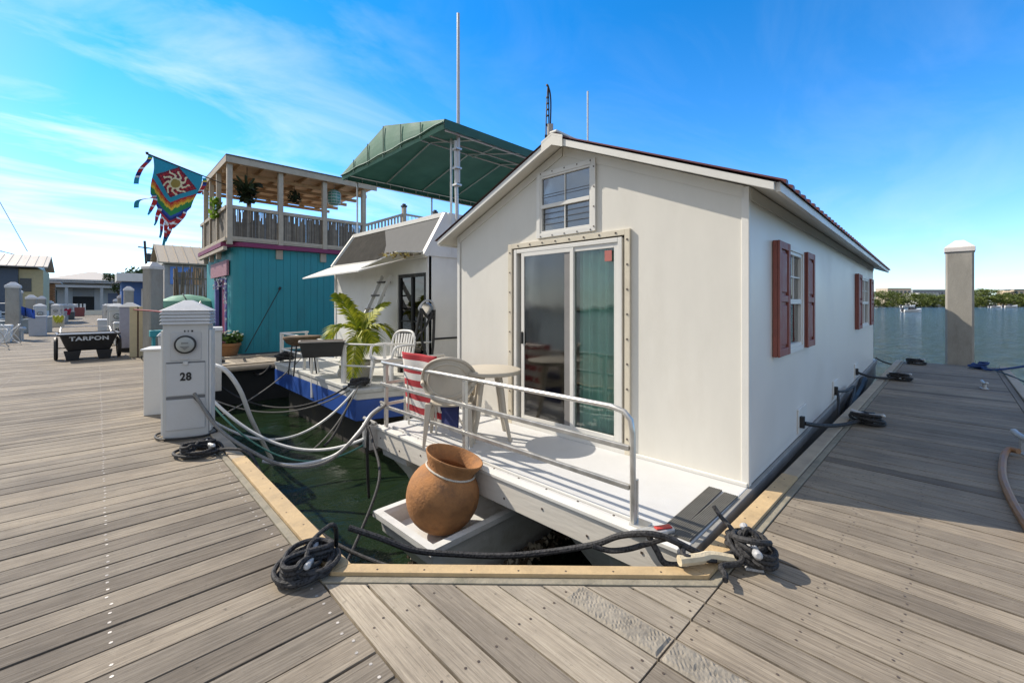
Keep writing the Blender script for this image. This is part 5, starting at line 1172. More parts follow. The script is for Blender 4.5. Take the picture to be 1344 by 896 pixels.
# white boxes by the pedestal
def lid_box(label, loc, rz, sx, sy, sz, m=None, group='white dock boxes', cat='box', lid=.03, name='dock_box'):
    t = thing(name, label, cat, loc, rz, group)
    mb = MB(); mb.hexa([(-sx*.47, -sy*.46, 0), (sx*.47, -sy*.46, 0), (sx*.47, sy*.46, 0), (-sx*.47, sy*.46, 0), (-sx/2, -sy*.49, sz), (sx/2, -sy*.49, sz), (sx/2, sy*.49, sz), (-sx/2, sy*.49, sz)]); mb.build('box_body', m or PED, t, bevel=.01)
    mb = MB(); a, b = sx/2+.02, sy/2+.02; mb.hexa([(-a, -b, sz+.002), (a, -b, sz+.002), (a, b, sz+.002), (-a, b, sz+.002), (-a*.9, -b*.88, sz+lid*2), (a*.9, -b*.88, sz+lid*2), (a*.9, b*.88, sz+lid*2), (-a*.9, b*.88, sz+lid*2)]); mb.build('lid', m or MATS['cap_plastic'], t, bevel=.01); return t
t = thing('utility_cabinet', 'plain white open backed cabinet standing just behind the numbered pedestal', 'cabinet', (.43, 7.30, .002), R(-16), 'white dock boxes')
mb = MB(); mb.box(0, .62, 0, .42, 0, .84); mb.build('cabinet_body', WHITE, t, bevel=.006)
mb = MB(); mb.box(-.03, .63, -.02, .44, .841, .865); mb.build('top_panel', WHITE, t, bevel=.004)
lid_box('white dock box with lid behind the plain cabinet and pedestal', (1.20, 9.7, .002), R(-10), .80, .8, .90)
lid_box('pale dock box standing on the teal house side behind the pedestal', (1.42, 8.7, .002), R(-10), .22, .4, 1.0)
t = thing('wooden_post_board', 'upright cream board box with a dark strap near the wheeled cart', 'post', (.80, 15.6, .002), R(-12))
mb = MB(); mb.box(-.16, -.0, -.07, .08, 0, 1.38); mb.box(.03, .18, -.07, .08, 0, 1.38); mb.build('board', mat('board_tan', (.50, .42, .26), .7, var=.1), t, bevel=.01); mb = MB(); mb.box(-.0, .03, -.06, .07, 0, 1.37); mb.build('dark_strap', mat('strap_brown', (.06, .025, .02), .8), t)
t = thing('equipment_post', 'lavender grey equipment post with peaked cap behind the cream board', 'post', (.72, 17.6, .002), R(-8))
mb = MB(); mb.box(-.22, .22, -.18, .18, .12, 1.36); mb.build('post_body', mat('lavender_grey', (.36, .36, .42), .6), t, bevel=.01); mb = MB(); mb.hexa([(-.26, -.22, 1.361), (.26, -.22, 1.361), (.26, .22, 1.361), (-.26, .22, 1.361), (-.05, -.05, 1.50), (.05, -.05, 1.50), (.05, .05, 1.5), (-.05, .05, 1.5)]); mb.build('cap', MATS['cap_plastic'], t); mb = MB(); mb.box(-.2, .2, -.16, .16, 0, .119); mb.build('plinth', BLACK, t)
rope_thing('red_line', 'thin dark red line stretched at head height from the cream board to the pedestal', [(.72, 15.6, 1.30), (.95, 12.0, 1.29), (.80, 6.2, 1.30)], .03*.6, mat('red_cord', (.20, .015, .02), .7), 'rope')
t = thing('teal_bench', 'teal painted plank bench in front of the grey pile behind the pedestal', 'bench', (1.3, 14.2, 0))
mb = MB(); mb.box(.95, 2.1, 14.0, 14.35, .62, .78); W3(mb, 'seat', TEAL, par=t, bevel=.01)
for x in (1.0, 2.0): mb = MB(); mb.box(x, x+.06, 14.05, 14.3, .05, .62); W3(mb, 'leg', TEAL, par=t)
# cart
t = thing('dock_cart', 'black two wheeled dock cart with TARPON in white letters', 'cart', (-.17, 16.2, .002), R(3))
CART = mat('cart_plastic', (.016, .016, .017), .5, var=.2, bump=.1)
mb = MB(); z0, z1 = .24, .66
mb.hexa([(-.40, -.42, z0), (.40, -.42, z0), (.42, .50, z0), (-.42, .50, z0), (-.54, -.56, z1), (.54, -.56, z1), (.56, .66, z1), (-.56, .66, z1)]); mb.build('tub', CART, t, bevel=.03)
mb = MB()
for a, b in (((-.57, -.59, z1), (.57, -.59, z1)), ((.57, -.59, z1), (.59, .69, z1)), ((.59, .69, z1), (-.59, .69, z1)), ((-.59, .69, z1), (-.57, -.59, z1))): mb.beam(a, b, .05, .045)
mb.build('rim', CART, t, bevel=.008)
for s in (-1, 1):
    mb = MB(); mb.hexa([(s*.30-.12, -.42, .0), (s*.30+.10, -.42, .0), (s*.30+.10, -.30, .0), (s*.30-.12, -.30, .0), (s*.30-.17, -.44, z0), (s*.30+.15, -.44, z0), (s*.30+.15, -.28, z0), (s*.30-.17, -.28, z0)]); mb.build('foot', CART, t, bevel=.01)
    mb = MB(); rt = Matrix.Rotation(R(90), 3, 'Y'); mb.lathe([(0, -.02), (.10, -.03), (.12, -.012), (.22, -.012), (.24, -.04), (.285, -.035), (.30, 0), (.285, .035), (.24, .04), (.22, .012), (.12, .012), (.10, .03), (0, .02)], c=(s*.60, -.05, .30), n=32, rot=rt); mb.build('wheel', BLACK, t, smooth=True)
mb = MB(); mb.tube([(-.62, -.05, .30), (.62, -.05, .30)], .014, 8); mb.build('axle', GALV, t); mb = MB(); mb.tube(spline([(-.5, .66, .6), (-.5, 1.1, .75), (-.4, 1.25, .8), (.4, 1.25, .8), (.5, 1.1, .75), (.5, .66, .6)], 5), .016, 8); mb.build('handle', GALV, t, smooth=True)
text_mesh('TARPON', .145, mat('white_ink', (.6, .6, .58), .7, var=.3, scale=30), t, (0, -.565, .555), (R(90-18), 0, 0), 'lettering', xs=1.2)
# ================================================================ REST OF THE PIER: things along both sides
def rep(src, label, loc, rz):
    c = copy_tree(src); c.location = loc; c.rotation_euler = (0, 0, rz); c['label'] = label; return c
gen = pedestal('pale pedestal with meter on the left side of the pier above a square grey box', (-1.95, 30.2, .002), R(5), 1.42)
rep(gen, 'pedestal with meter directly behind the lavender post on the right side of the pier', (.55, 21.5, .002), R(-8))
rep(gen, 'second farther pedestal behind the lavender post on the right side of the pier', (.55, 26.5, .002), R(-6))
rep(gen, 'small far pedestal on the right side of the pier near the steps', (.5, 36, .002), 0)
rep(gen, 'farthest pedestal on the right side of the pier', (.5, 48, .002), 0)
rep(gen, 'pedestal on the left side of the pier behind the red cloth', (-1.95, 51.0, .002), 0)
rep(gen, 'far pedestal on the left side of the pier near the white fence', (-1.9, 62.0, .002), 0)
rep(gen, 'pedestal on the left side of the pier between the grey box and the red cloth', (-2.05, 43, .002), 0)
GB = mat('box_grey', (.40, .41, .43), .6, var=.08)
lid_box('square grey dock box below a meter pedestal on the left side', (-1.95, 29.2, .002), 0, .56, .5, .85, GB)
lid_box('low tan dock box beside the yellow cloth on the left side of the pier', (-2.0, 39.7, .002), 0, 1.0, .8, .62, CREAM)
lid_box('pale dock box on the right side of the pier behind the cart', (.72, 20.9, .002), 0, .6, .8, .75)
lid_box('far pale dock box on the right side of the pier', (.4, 30.5, .002), 0, .8, 1.2, .62)
lid_box('dark dock box on the left side of the pier near the far pedestals', (-1.9, 57, .002), 0, .8, .9, .7, mat('box_dark', (.08, .09, .09), .7))
lid_box('red brown box near the end of the pier on the left', (-1.7, 72, .002), 0, 1.3, .8, 1.0, mat('box_redbrown', (.22, .06, .05), .7))
lid_box('white storage box with cushions at the very left edge of the picture', (-2.7, 25.2, .002), 0, .7, .7, .60, WHITE)
for lab, loc, m_, s in (('crumpled red cloth hanging by a pedestal on the left side', (-1.8, 50.2, .80), mat('cloth_red', (.45, .03, .06), .8), .5), ('yellow green cloth over the tan dock box on the left side', (-1.75, 39.1, .50), mat('cloth_yellow', (.5, .5, .05), .8), .42)):
    t = thing('cloth', lab, 'cloth', loc); mb = MB()
    for i in range(8):
        for j in range(8):
            def Q(i, j): a, b = i/8-.5, j/8; return (s*a*(1.2-b*.5), .1*math.sin(i*1.7+j)*s, s*(.5-b)+.06*math.sin(i*2.1))
            mb.quad(Q(i, j), Q(i+1, j), Q(i+1, j+1), Q(i, j+1))
    o = mb.build('fabric', m_, t, smooth=True, fixn=False); o.modifiers.new('s', 'SOLIDIFY').thickness = .02
t = thing('blue_flag', 'small blue flag on a pale staff near the left edge pile', 'flag', (-2.25, 26.8, 0)); mb = MB(); mb.tube([(0, 0, 0), (-.06, 0, 1.5)], .018, 6); mb.build('staff', WHITE, t)
mb = MB(); 
for i in range(6): mb.quad((-.05+.07*i, .03*math.sin(i), 1.38-.03*i), (-.05+.07*(i+1), .03*math.sin(i+1), 1.38-.03*(i+1)), (-.03+.07*(i+1), .05*math.sin(i+1), .98-.03*i), (-.03+.07*i, .05*math.sin(i), 1.0-.03*i))
o = mb.build('flag_cloth', mat('flag_blue2', (.05, .12, .45), .8), t, smooth=True, fixn=False); o.modifiers.new('s', 'SOLIDIFY').thickness = .01
for i, (x, y, r, h) in enumerate([(-2.45, 21.5, .5, .6), (-2.4, 23.6, .5, .7), (.75, 20.0, .40, .6)]):
    rnd = random.Random(50+i); P = [(x+(r*.7+rnd.gauss(0, .05))*math.cos(a*.7), y+(r+rnd.gauss(0, .1))*math.sin(a*.7)*.7, .04+h*(.5+.5*math.sin(a*1.1+i))) for a in range(26)]
    rope_thing('water_hose', ['loose white hose loops at the very left edge of the pier', 'second loose loops of white hose behind the first at the left edge', 'dark hose loops hanging on the pale box behind the cart'][i], P, .014, ROPEW if i < 2 else BLACK, 'hose', sp_n=6)
t = thing('hose_bib', 'small grey water tap on the dock at the left edge by the white hoses', 'tap', (-2.12, 25.6, 0)); mb = MB(); mb.tube([(0, 0, 0), (0, 0, .42)], .035, 8); mb.build('pipe', GALV, t); mb = MB(); mb.lathe([(0, .42), (.10, .42), (.11, .5), (.06, .55), (0, .56)], n=12); mb.build('tap_head', GALV, t, smooth=True)
mb = MB(); mb.box(-3.1, -2.0, 14.4, 15.4, .004, .03); o = mb.build('loose_board', GB); tag(o, 'flat pale board lying on the planks at the left edge of the picture', 'board')
sk_boxes = [b for b in bpy.data.objects if b.name.startswith('dock_box') and b.get('label', '').startswith('square grey')][0]
for lb, x_, y_ in (('grey dock box in front of the far pedestal on the left side', -1.95, 47.5), ('grey dock box on the right side of the pier far beyond the cart', .75, 40), ('small grey dock box close to the steps on the right side', .7, 60)): rep(sk_boxes, lb, (x_, y_, .002), 0)
for lb, x_, y_ in (('white pedestal on the left side just beyond the tan dock box', -2.0, 46), ('white pedestal on the right side between two far dock boxes', .72, 43), ('tiny farthest pedestal on the left side before the white fence', -1.9, 72)): rep(gen, lb, (x_, y_, .002), 0)
# boat cluster left: small skiff bow, outboard
t = thing('skiff', 'grey open boat moored on the left side of the pier beyond the meter pedestal', 'boat', (-4.6, 33, -.5))
mb = MB(); P = []
for i, (x, w_) in enumerate(((-3, .9), (-1, 1.0), (1, .9), (2.2, .5), (2.9, .05))):
    P.append([(x, -w_*.6, 0), (x, -w_, .9+.1*i), (x, w_, .9+.1*i), (x, w_*.6, 0)])
for a, b in zip(P[:-1], P[1:]):
    for k in range(3): mb.quad(a[k], b[k], b[k+1], a[k+1])
mb.poly(P[0]); o = mb.build('hull', mat('skiff_grey', (.30, .32, .31), .5), t, fixn=False); o.modifiers.new('s', 'SOLIDIFY').thickness = .04
mb = MB(); mb.tube([(-1, -.9, 1.0), (-1, -.9, 2.0), (-1, .9, 2.0), (-1, .9, 1.0)], .03, 6); mb.box(-1.4, -.4, -.35, .35, .5, 1.5); mb.build('console', WHITE, t)
rep(t, 'second grey open boat farther along the left side of the pier', (-5.0, 46, -.5), R(80)); rep(t, 'third open boat moored far up the left side near the brown deck house', (-4.8, 54, -.4), R(85))
# ---- buildings beyond
def bld(label, loc, rz=0, group=None, name='building', cat='building'): return thing(name, label, cat, loc, rz, group)
TINR = mat('tin_roof', (.44, .38, .32), .6, var=.15, scale=1, stretch=(6, .5, .5), dirt=((.28, .22, .17), .5))
def gable(t, x0, x1, y0, y1, ze, zr, m, ov=.3, axis='x', th=.08, ribs=.45):
    mb = MB()
    if axis == 'x':
        ym = (y0+y1)/2
        for (ya, yb) in ((y0-ov, ym), (y1+ov, ym)):
            mb.hexa([(x0-ov, ya, ze), (x1+ov, ya, ze), (x1+ov, yb, zr), (x0-ov, yb, zr), (x0-ov, ya, ze+th), (x1+ov, ya, ze+th), (x1+ov, yb, zr+th), (x0-ov, yb, zr+th)])
            x = x0-ov
            while x < x1+ov: mb.beam((x, ya, ze+th+.01), (x, yb, zr+th+.01), .04, .04); x += ribs
    o = mb.build('roof', m, t)
    mb = MB(); mb.extr([(y0, ze), (ym, zr), (y1, ze)], x0, x0+.1, 'x'); mb.extr([(y0, ze), (ym, zr), (y1, ze)], x1-.1, x1, 'x'); mb.build('gable_wall', WALL, t)
# left yellow/grey house
t = bld('yellow and grey blue floating house with tin roof at the left edge of the picture', (-7.9, 49, 0), name='floating_house', cat='house')
mb = MB(); mb.box(3.65, 4.9, 0, 6, .9, 4.1); mb.build('yellow_wall', mat('pale_yellow', (.55, .45, .24), .7), t)
mb = MB(); mb.box(-4, 3.64, -.3, 6, .3, 4.15); mb.build('grey_wall', mat('blue_grey_siding', (.09, .11, .14), .7, var=.15), t)
mb = MB(); mb.box(2.5, 4.9, -.02, 6, 0, .89); mb.box(2.5, 4.9, -1, -.03, .8, .9); mb.build('white_base', WHITE, t); gable(t, -4, 4.7, -.6, 6, 4.2, 5.3, TINR, .5)
mb = MB(); mb.box(.3, 1.2, -.36, -.31, 2.6, 3.8); mb.box(3.7, 4.3, -.05, -.01, 2.4, 3.4); mb.build('window', mat('dark_window', (.03, .035, .04), .2), t)
t = bld('brown wooden deck house beyond the yellow house on the left', (-8.2, 62, 0), name='deck_house', cat='deck house')
mb = MB()
for i in range(12): mb.box(0, 5.2, 0, .06, .6+i*.24, .6+i*.24+.19)
mb.box(.1, 5.1, .1, 3, .2, 3.4); mb.build('wall', mat('brown_timber', (.24, .12, .05), .8, var=.3), t)
mb = MB(); mb.box(-.3, 5.6, -.3, 3.2, 3.52, 3.65); mb.build('roof', TINR, t)
# grey long building + pavilion at the end of the pier
t = bld('long low grey white building with dark doors at the landward end of the pier', (-5.5, 84, 0))
GW = mat('grey_white_wall', (.42, .43, .42), .7, var=.1)
mb = MB(); mb.box(-9, 13, 0, 8, 0, 3.7); mb.build('wall', GW, t); mb = MB(); mb.box(-9.4, 13.4, -1.6, 8.2, 3.7, 4.0); mb.box(-9.4, 13.4, -1.6, 8.2, 4.35, 4.5); mb.box(-9, 13, -.4, 8, 4.0, 4.35); mb.build('roof', mat('roof_pale', (.48, .46, .43), .7), t)
for x0_, x1_, z0_, z1_, mm, nm in ((-1.2, 1.6, .9, 3.3, mat('green_dark', (.05, .08, .07), .6), 'window'), (3.1, 5.2, .1, 2.5, DARK, 'door'), (6.6, 8.2, .9, 3.0, mat('blue_win', (.10, .13, .2), .4), 'window'), (-5, -3, .5, 3.2, DARK, 'window')):
    mb = MB(); mb.box(x0_, x1_, -.06, -.01, z0_, z1_); mb.build(nm, mm, t)
mb = MB(); mb.box(3.1, 5.2, -.08, -.02, 2.55, 3.6); mb.build('shutter', mat('shutter_grey', (.25, .26, .26), .6), t)
for x in (-7, -1.8, 2.4, 5.8, 9.4): mb = MB(); mb.box(x, x+.3, -1.5, -1.2, 0, 3.7); mb.build('column', GW, t)
t = bld('white pavilion with a low hipped roof above the grey building', (-.5, 94, 0), name='pavilion', cat='pavilion')
mb = MB(); mb.hexa([(-4.9, -4, 5.1), (4.9, -4, 5.1), (4.9, 4, 5.1), (-4.9, 4, 5.1), (-.3, -.2, 6.5), (.3, -.2, 6.5), (.3, .2, 6.5), (-.3, .2, 6.5)]); mb.build('roof', mat('hip_roof', (.52, .46, .40), .7, var=.1), t)
mb = MB(); mb.box(-4.8, 4.8, -3.9, 4, 4.9, 5.09); mb.box(-4.5, 4.5, -3.5, 3.5, 0, 4.4); mb.build('wall', GW, t)
for i in range(8): mb = MB(); mb.box(-4.5+i*1.23, -4.2+i*1.23, -3.5, -3.2, 4.4, 4.9); mb.build('post', mat('post_dark', (.12, .12, .10), .7), t)
t = bld('bright blue and white cabin to the right of the dark bush', (3.2, 42, 0), name='floating_house', cat='house')
BLW = mat('blue_wall', (.07, .16, .42), .7)
mb = MB(); mb.box(.0, 6, 0, 6, 0, 3.1); mb.build('wall', BLW, t); mb = MB(); mb.box(-2.2, 2.0, -.4, 4, 3.11, 3.7); mb.box(.2, 6.4, -.2, 6, 3.12, 5.0); mb.build('upper_wall', WHITE, t)
mb = MB(); mb.box(-1.9, -.05, 1, 4, 0, 3.1); mb.build('side_wall', BLW, t); mb = MB(); mb.box(-.8, -.2, .9, .98, .4, 2.6); mb.box(.9, 1.5, -.06, -.01, .5, 2.6); mb.build('window', WHITE, t)
# tan roofed house with stick fence balcony
t = bld('tan tin roofed house with pale blue wall behind the stick fence', (2.5, 31.2, 0), name='floating_house', cat='house')
mb = MB(); mb.box(.25, 8, .1, 5, 0, 3.75); mb.build('wall', mat('grey_wall2', (.38, .36, .33), .7), t)
mb = MB(); mb.box(.5, 1.55, .03, .09, 2.6, 3.6); mb.build('blue_panel', mat('sky_blue_paint', (.15, .28, .6), .7), t); mb = MB(); mb.box(1.56, 1.95, .02, .09, 2.6, 3.6); mb.build('orange_panel', mat('orange_paint', (.5, .27, .13), .7), t); mb = MB(); mb.box(.85, 1.4, -.01, .025, 2.6, 3.3); mb.build('window', mat('window_grey', (.13, .12, .12), .4), t)
gable(t, .2, 8, .0, 5, 3.75, 5.0, mat('tan_tin', (.40, .32, .22), .6, var=.15, stretch=(5, .5, .5), dirt=((.3, .22, .15), .4)), .25)
t = thing('stick_fence', 'rough fence of bare wooden sticks below the tan roofed house', 'fence', (2.3, 22.0, 0))
rnd = random.Random(77); mb = MB()
for i in range(62):
    x = i*.068; mb.beam((x+rnd.gauss(0, .02), 0, 1.6), (x+rnd.gauss(0, .04), rnd.gauss(0, .03), 2.75+rnd.random()*.35), .045, .045)
mb.build('stick', mat('stick_wood', (.22, .17, .12), .9, var=.3), t)
mb = MB(); mb.beam((-.1, 0, 1.75), (4.2, 0, 1.75), .05, .08); mb.beam((-.1, 0, 2.5), (4.2, 0, 2.5), .05, .06); mb.build('rail', MATS['stick_wood'], t)
mb = MB()
for x in (0, 2.1, 4.1): mb.box(x-.07, x+.07, .05, .19, 0, 2.9)
split_build(mb, 'post', MATS['stick_wood'], t); mb = MB(); mb.box(-.1, 4.2, .2, .3, 1.3, 1.62); mb.build('base_board', MATS['stick_wood'], t)
t = thing('stack_of_bricks', 'row of reddish brown planters under the stick fence', 'planters', (2.2, 20.5, 0)); mb = MB()
for i in range(14): mb.cbox((i*.26, random.gauss(0, .05), 1.35+random.random()*.16), .22, .25, .25)
mb.box(-.2, 3.7, -.2, .3, .9, 1.2); mb.build('planter_row', mat('brick_red', (.24, .11, .07), .9, var=.3), t)
t = thing('grill_cover', 'pale green covered bundle tied with cord beside the teal house', 'cover', (2.15, 17.6, 1.35))
mb = MB(); mb.lathe([(0, -.35), (.3, -.33), (.55, -.2), (.62, 0), (.55, .2), (.3, .36), (0, .42)], n=20, sx=1.35, sy=.8); mb.build('tarp', mat('cover_green', (.16, .36, .26), .7, var=.2, bump=.8, bscale=6), t, smooth=True)
mb = MB(); mb.box(-.5, .5, -.3, .3, -1.35, -.3); mb.build('cabinet', mat('wood_brown2', (.2, .12, .07), .8), t)
mb = MB(); mb.tube([(-.1+.05*math.sin(a), .52*math.cos(a*.4), .44*math.sin(a*.4)) for a in range(16)], .015, 5, closed=True); mb.build('cord', BLACK, t)
# low light poles, utility pole, street lamp, masts
t = thing('utility_pole', 'dark utility pole with transformer leaning above the roofs left of the grey pile', 'utility pole', (4.2, 62, 0)); mb = MB(); mb.tube([(0, 0, 0), (-.45, 0, 8.4)], .11, 8); mb.build('pole', mat('pole_dark', (.05, .045, .05), .9), t); mb = MB(); mb.lathe([(0, 0), (.25, 0), (.25, .9), (0, .95)], c=(-.1, -.3, 6.1), n=12); mb.beam((-1.0, 0, 7.7), (.3, 0, 7.6), .12, .12); mb.build('transformer', mat('transformer_dark', (.04, .045, .05), .7), t)
t = thing('street_lamp', 'thin grey street lamp above the roofs on the left', 'street lamp', (-6.3, 76, 0)); mb = MB(); mb.tube([(0, 0, 0), (0, 0, 6.4), (-.2, 0, 7.1), (-1.6, 0, 7.5)], [.09, .07, .06, .05], 6); mb.build('pole', GALV, t); mb = MB(); mb.cbox((-1.9, 0, 7.5), .8, .25, .12); mb.build('lamp_head', GALV, t)
t = thing('sailboat_mast', 'thin pale mast line rising at the far left above the yellow house', 'mast', (-6.5, 40, 0)); mb = MB(); mb.tube([PT(36, 330, 38), PT(-20, 230, 38)], .035, 5); W3(mb, 'mast_pole', GALV, par=t)
# stairs, white fence at the end
t = thing('picket_fence', 'white picket fence and steps at the landward end of the pier', 'fence', (-.5, 80, 0)); mb = MB()
for i in range(9): mb.box(-3.6+i*.35, -3.4+i*.35, 0, .1, 0, 1.5)
for i in range(4): mb.box(2.0+i*.5, 2.15+i*.5, -2, -1.9, 0, 1.2)
mb.build('picket', WHITE, t); mb = MB()
for i in range(4): mb.box(-1.6, 1.6, -1+i*.3, -.7+i*.3, 0, .16*(i+1))
mb.build('step', CREAM, t)
# land behind
mb = MB(); mb.box(-260, 3, 82, 400, -1.2, .0); mb.box(3, 40, 120, 400, -1.2, .0); o = mb.build('far_ground', mat('land_ground', (.22, .20, .15), .9, var=.3, scale=.5)); tag(o, kind='structure', label='ground at the landward end of the pier')
def tree(label, loc, h, r, n, leaf, seed, lm, group=None, trunkh=None, flat=.8):
    t = thing('tree', label, 'tree', loc, 0, group); rnd = random.Random(seed); th = trunkh or h*.45
    mb = MB(); mb.tube(spline([(0, 0, 0), (.05*h*.3, 0, th*.5), (0, .03*h, th)], 4), [h*.035]*4+[h*.025]*5, 7)
    for k in range(5):
        a = k*1.26+rnd.random(); mb.tube([(0, 0, th*.8), (r*.5*math.cos(a), r*.5*math.sin(a), h*.75)], [h*.02, h*.008], 5)
    mb.build('trunk', mat('bark', (.12, .09, .07), .9, var=.3), t, smooth=True)
    mb = MB()
    for k in range(14):
        a = rnd.uniform(0, 6.28); q = r*rnd.random()**.5*.7; c = (q*math.cos(a), q*math.sin(a), th+(h-th)*rnd.uniform(.25, .85)); leafball(mb, c, r*rnd.uniform(.28, .5), n//14, leaf, rnd, flat)
    mb.build('crown', lm, t, fixn=False); return t
LD = leafmat('leaf_dark', (.018, .038, .012), (.06, .10, .025), .25)
tree('dark rounded bush in front of the grey building at the end of the pier', (1.9, 58, 0), 4.6, 1.7, 2600, .13, 3, LD)
tree('dark tree top showing behind the blue and white cabin', (5.0, 75, 0), 6.4, 2.6, 1600, .25, 5, LD)
tree('low dark tree left of the pavilion roof behind the deck house', (-9.5, 100, 0), 5.6, 4, 2000, .4, 8, LD)
tree('second low dark tree behind the yellow house', (-17, 104, 0), 5.4, 4, 1600, .4, 9, LD)
# rooftop antenna and thin poles above the white house ridge
t = thing('weather_antenna', 'small rooftop antenna with looped wires and grey can on the ridge of the white house', 'antenna', hw(2.6, 1.95, 3.1))
def PR(u, v, d=5.5): return PT(u, v, d)
mb = MB(); mb.tube([PR(716, 196), PR(717, 150), PR(719, 112)], .008, 6); mb.tube(spline([PR(719, 112), PR(722, 122), PR(723, 140), PR(722, 172)], 5), .010, 6); mb.tube([PR(720, 113), PR(720.5, 172)], .008, 6); W3(mb, 'wire', BLACK, par=t)
mb = MB(); mb.tube([PR(722, 182), PR(722, 164)], .042, 12); W3(mb, 'can', mat('can_grey', (.4, .37, .33), .6), par=t, smooth=True)
mb = MB(); mb.beam(PR(716, 164), PR(726, 164), .03, .02); mb.beam(PR(715, 179), PR(724, 179), .03, .03); 
for v in (112, 128, 136, 144, 152): mb.cbox(PR(718, v), .022, .022, .02)
mb.tube([PR(716, 196), PR(722, 182), PR(722, 200)], .012, 6); W3(mb, 'bracket', BLACK, par=t)
t = thing('roof_pole', 'thin plain grey pole rising behind the roof ridge of the white house', 'pole', PT(771.5, 205, 9.0)); mb = MB(); mb.tube([PT(771.5, 205, 9.0), PT(771.5, 120, 9.0)], .018, 8); mb.tube([PT(771.5, 205, 9.0), (PT(771.5, 205, 9.0)).xy.to_3d()+Vector((0, 0, 2.6))], .018, 8); W3(mb, 'shaft', GALV, par=t)
# ================================================================ FAR SHORE
rnd = random.Random(21)
SHORE = [leafmat('mangrove', (.06, .09, .016), (.19, .22, .05), .25)]
mb = MB()
def U(u, d): return PT(u, 399, d)
import math as _m
for i in range(1500):
    u = rnd.uniform(1000, 1560); d = rnd.uniform(322, 350); p = U(u, d)
    hh = 13.4+1.2*math.sin(u*.013+1)+1.0*math.sin(u*.05)+(2.2 if 1275 < u < 1310 else 0)
    if u < 1180: hh -= 0
    zc = -.6+rnd.random()**.7*(hh-2.4)
    if d < 328: zc *= .55
    leafball(mb, (p.x, p.y, zc), rnd.uniform(1.6, 3.0), 52, .55, rnd, .75)
o = mb.build('mangrove_shore', SHORE, fixn=False); tag(o, 'dense green mangrove belt along the far shore of the bay', 'mangroves', kind='stuff')
mb = MB(); a, b = U(900, 326), U(1750, 326); c, d = U(1750, 700), U(900, 700); mb.poly([(a.x, a.y, -.55), (b.x, b.y, -.55), (c.x, c.y, 1), (d.x, d.y, 1)]); o = mb.build('far_land', mat('far_soil', (.05, .05, .03), .9), fixn=False); tag(o, kind='structure', label='land behind the mangroves')
def farbox(label, u0, u1, v0, v1, d, m, par=None, name='building', dep=14, winrow=0, roofc=None):
    p0, p1 = PT(u0, 399, d), PT(u1, 399, d); zt = EYE+(399-v0)/F*d; t = thing(name, label, 'building', (p0.x, p0.y, 0))
    dv = (p1-p0); n = Vector((-dv.y, dv.x, 0)).normalized()*dep*(1 if Vector((-dv.y, dv.x, 0)).dot(p0) > 0 else -1); mb = MB()
    P = [p0, p1, p1+n, p0+n]; mb.hexa([(q.x, q.y, 0) for q in P]+[(q.x, q.y, zt) for q in P]); W3(mb, 'wall', m, par=t)
    up = -n.normalized()*.2
    if winrow:
        mb = MB()
        for k in range(winrow):
            a = p0+dv*((k+.2)/winrow)+up; b = p0+dv*((k+.75)/winrow)+up; z0 = zt*.72; mb.quad((a.x, a.y, z0), (b.x, b.y, z0), (b.x, b.y, zt*.88), (a.x, a.y, zt*.88))
        o = W3(mb, 'window_band', mat('far_window', (.08, .10, .12), .3), par=t, fixn=False)
    mb = MB(); q = [x+(-n.normalized() if i < 2 else n.normalized())*.6 for i, x in enumerate(P)]; mb.hexa([(x.x, x.y, zt+.02) for x in q]+[(x.x, x.y, zt+.7) for x in q]); W3(mb, 'roof', roofc or m, par=t); return t
FB = mat('far_beige', (.50, .42, .33), .8); FG = mat('far_grey', (.34, .36, .38), .8); FWh = mat('far_white', (.66, .66, .64), .8)
farbox('beige flat roofed building on the far shore nearest the white house', 1165, 1196, 379, 395, 420, FB, winrow=6)
farbox('long grey building with dark roof in the middle of the far shore', 1198, 1262, 381, 395, 430, FG, winrow=14, roofc=mat('far_roof', (.16, .18, .2), .7))
farbox('low white building in front of the long grey one on the far shore', 1206, 1232, 385.5, 395, 400, FWh, winrow=5)
farbox('pale house with dark roof at the right edge of the far shore', 1331, 1350, 380.5, 395, 390, mat('far_peach', (.62, .50, .36), .8), winrow=3, roofc=MATS['far_roof'])
farbox('small white building among mangroves right of the concrete pile', 1288, 1298, 384, 395, 352, FWh)
p = U(1325, 345); t = tree('tall dark feathery tree above the mangroves near the right edge', (p.x, p.y, 0), 13.6, 4.2, 900, .5, 13, leafmat('casuarina', (.012, .03, .03), (.03, .06, .05), .1), flat=.35)
# small boats on the bay
def small_boat(label, u, v, L_, person=False, rz=0):
    d = (EYE+.9)*F/(v-399); p = PT(u, v, d); t = thing('small_boat', label, 'boat', (p.x, p.y, -.9), R(-44)+rz, 'small boats on the bay'); s = L_/5
    mb = MB(); P = []
    for x, w_, h in ((-2.5, .8, .65), (-.5, .95, .65), (1.2, .8, .75), (2.1, .4, .9), (2.5, .03, 1.0)): P.append([(x*s, -w_*.6*s, -.1), (x*s, -w_*s, h*s), (x*s, w_*s, h*s), (x*s, w_*.6*s, -.1)])
    for a, b in zip(P[:-1], P[1:]):
        for k in range(3): mb.quad(a[k], b[k], b[k+1], a[k+1])
    mb.poly(P[0]); mb.poly([P[0][1], P[0][2], P[1][2], P[2][2], P[3][2], P[4][2], P[4][1], P[3][1], P[2][1], P[1][1]]); mb.build('hull', mat('boat_white', (.75, .75, .74), .4), t, fixn=False)
    mb = MB(); mb.box(-2.8*s, -2.4*s, -.2*s, .2*s, .1, 1.2*s); mb.box(-.6*s, .2*s, -.4*s, .4*s, .6*s, 1.3*s); mb.build('outboard_and_console', mat('boat_dark', (.05, .05, .06), .5), t); return t, s, p
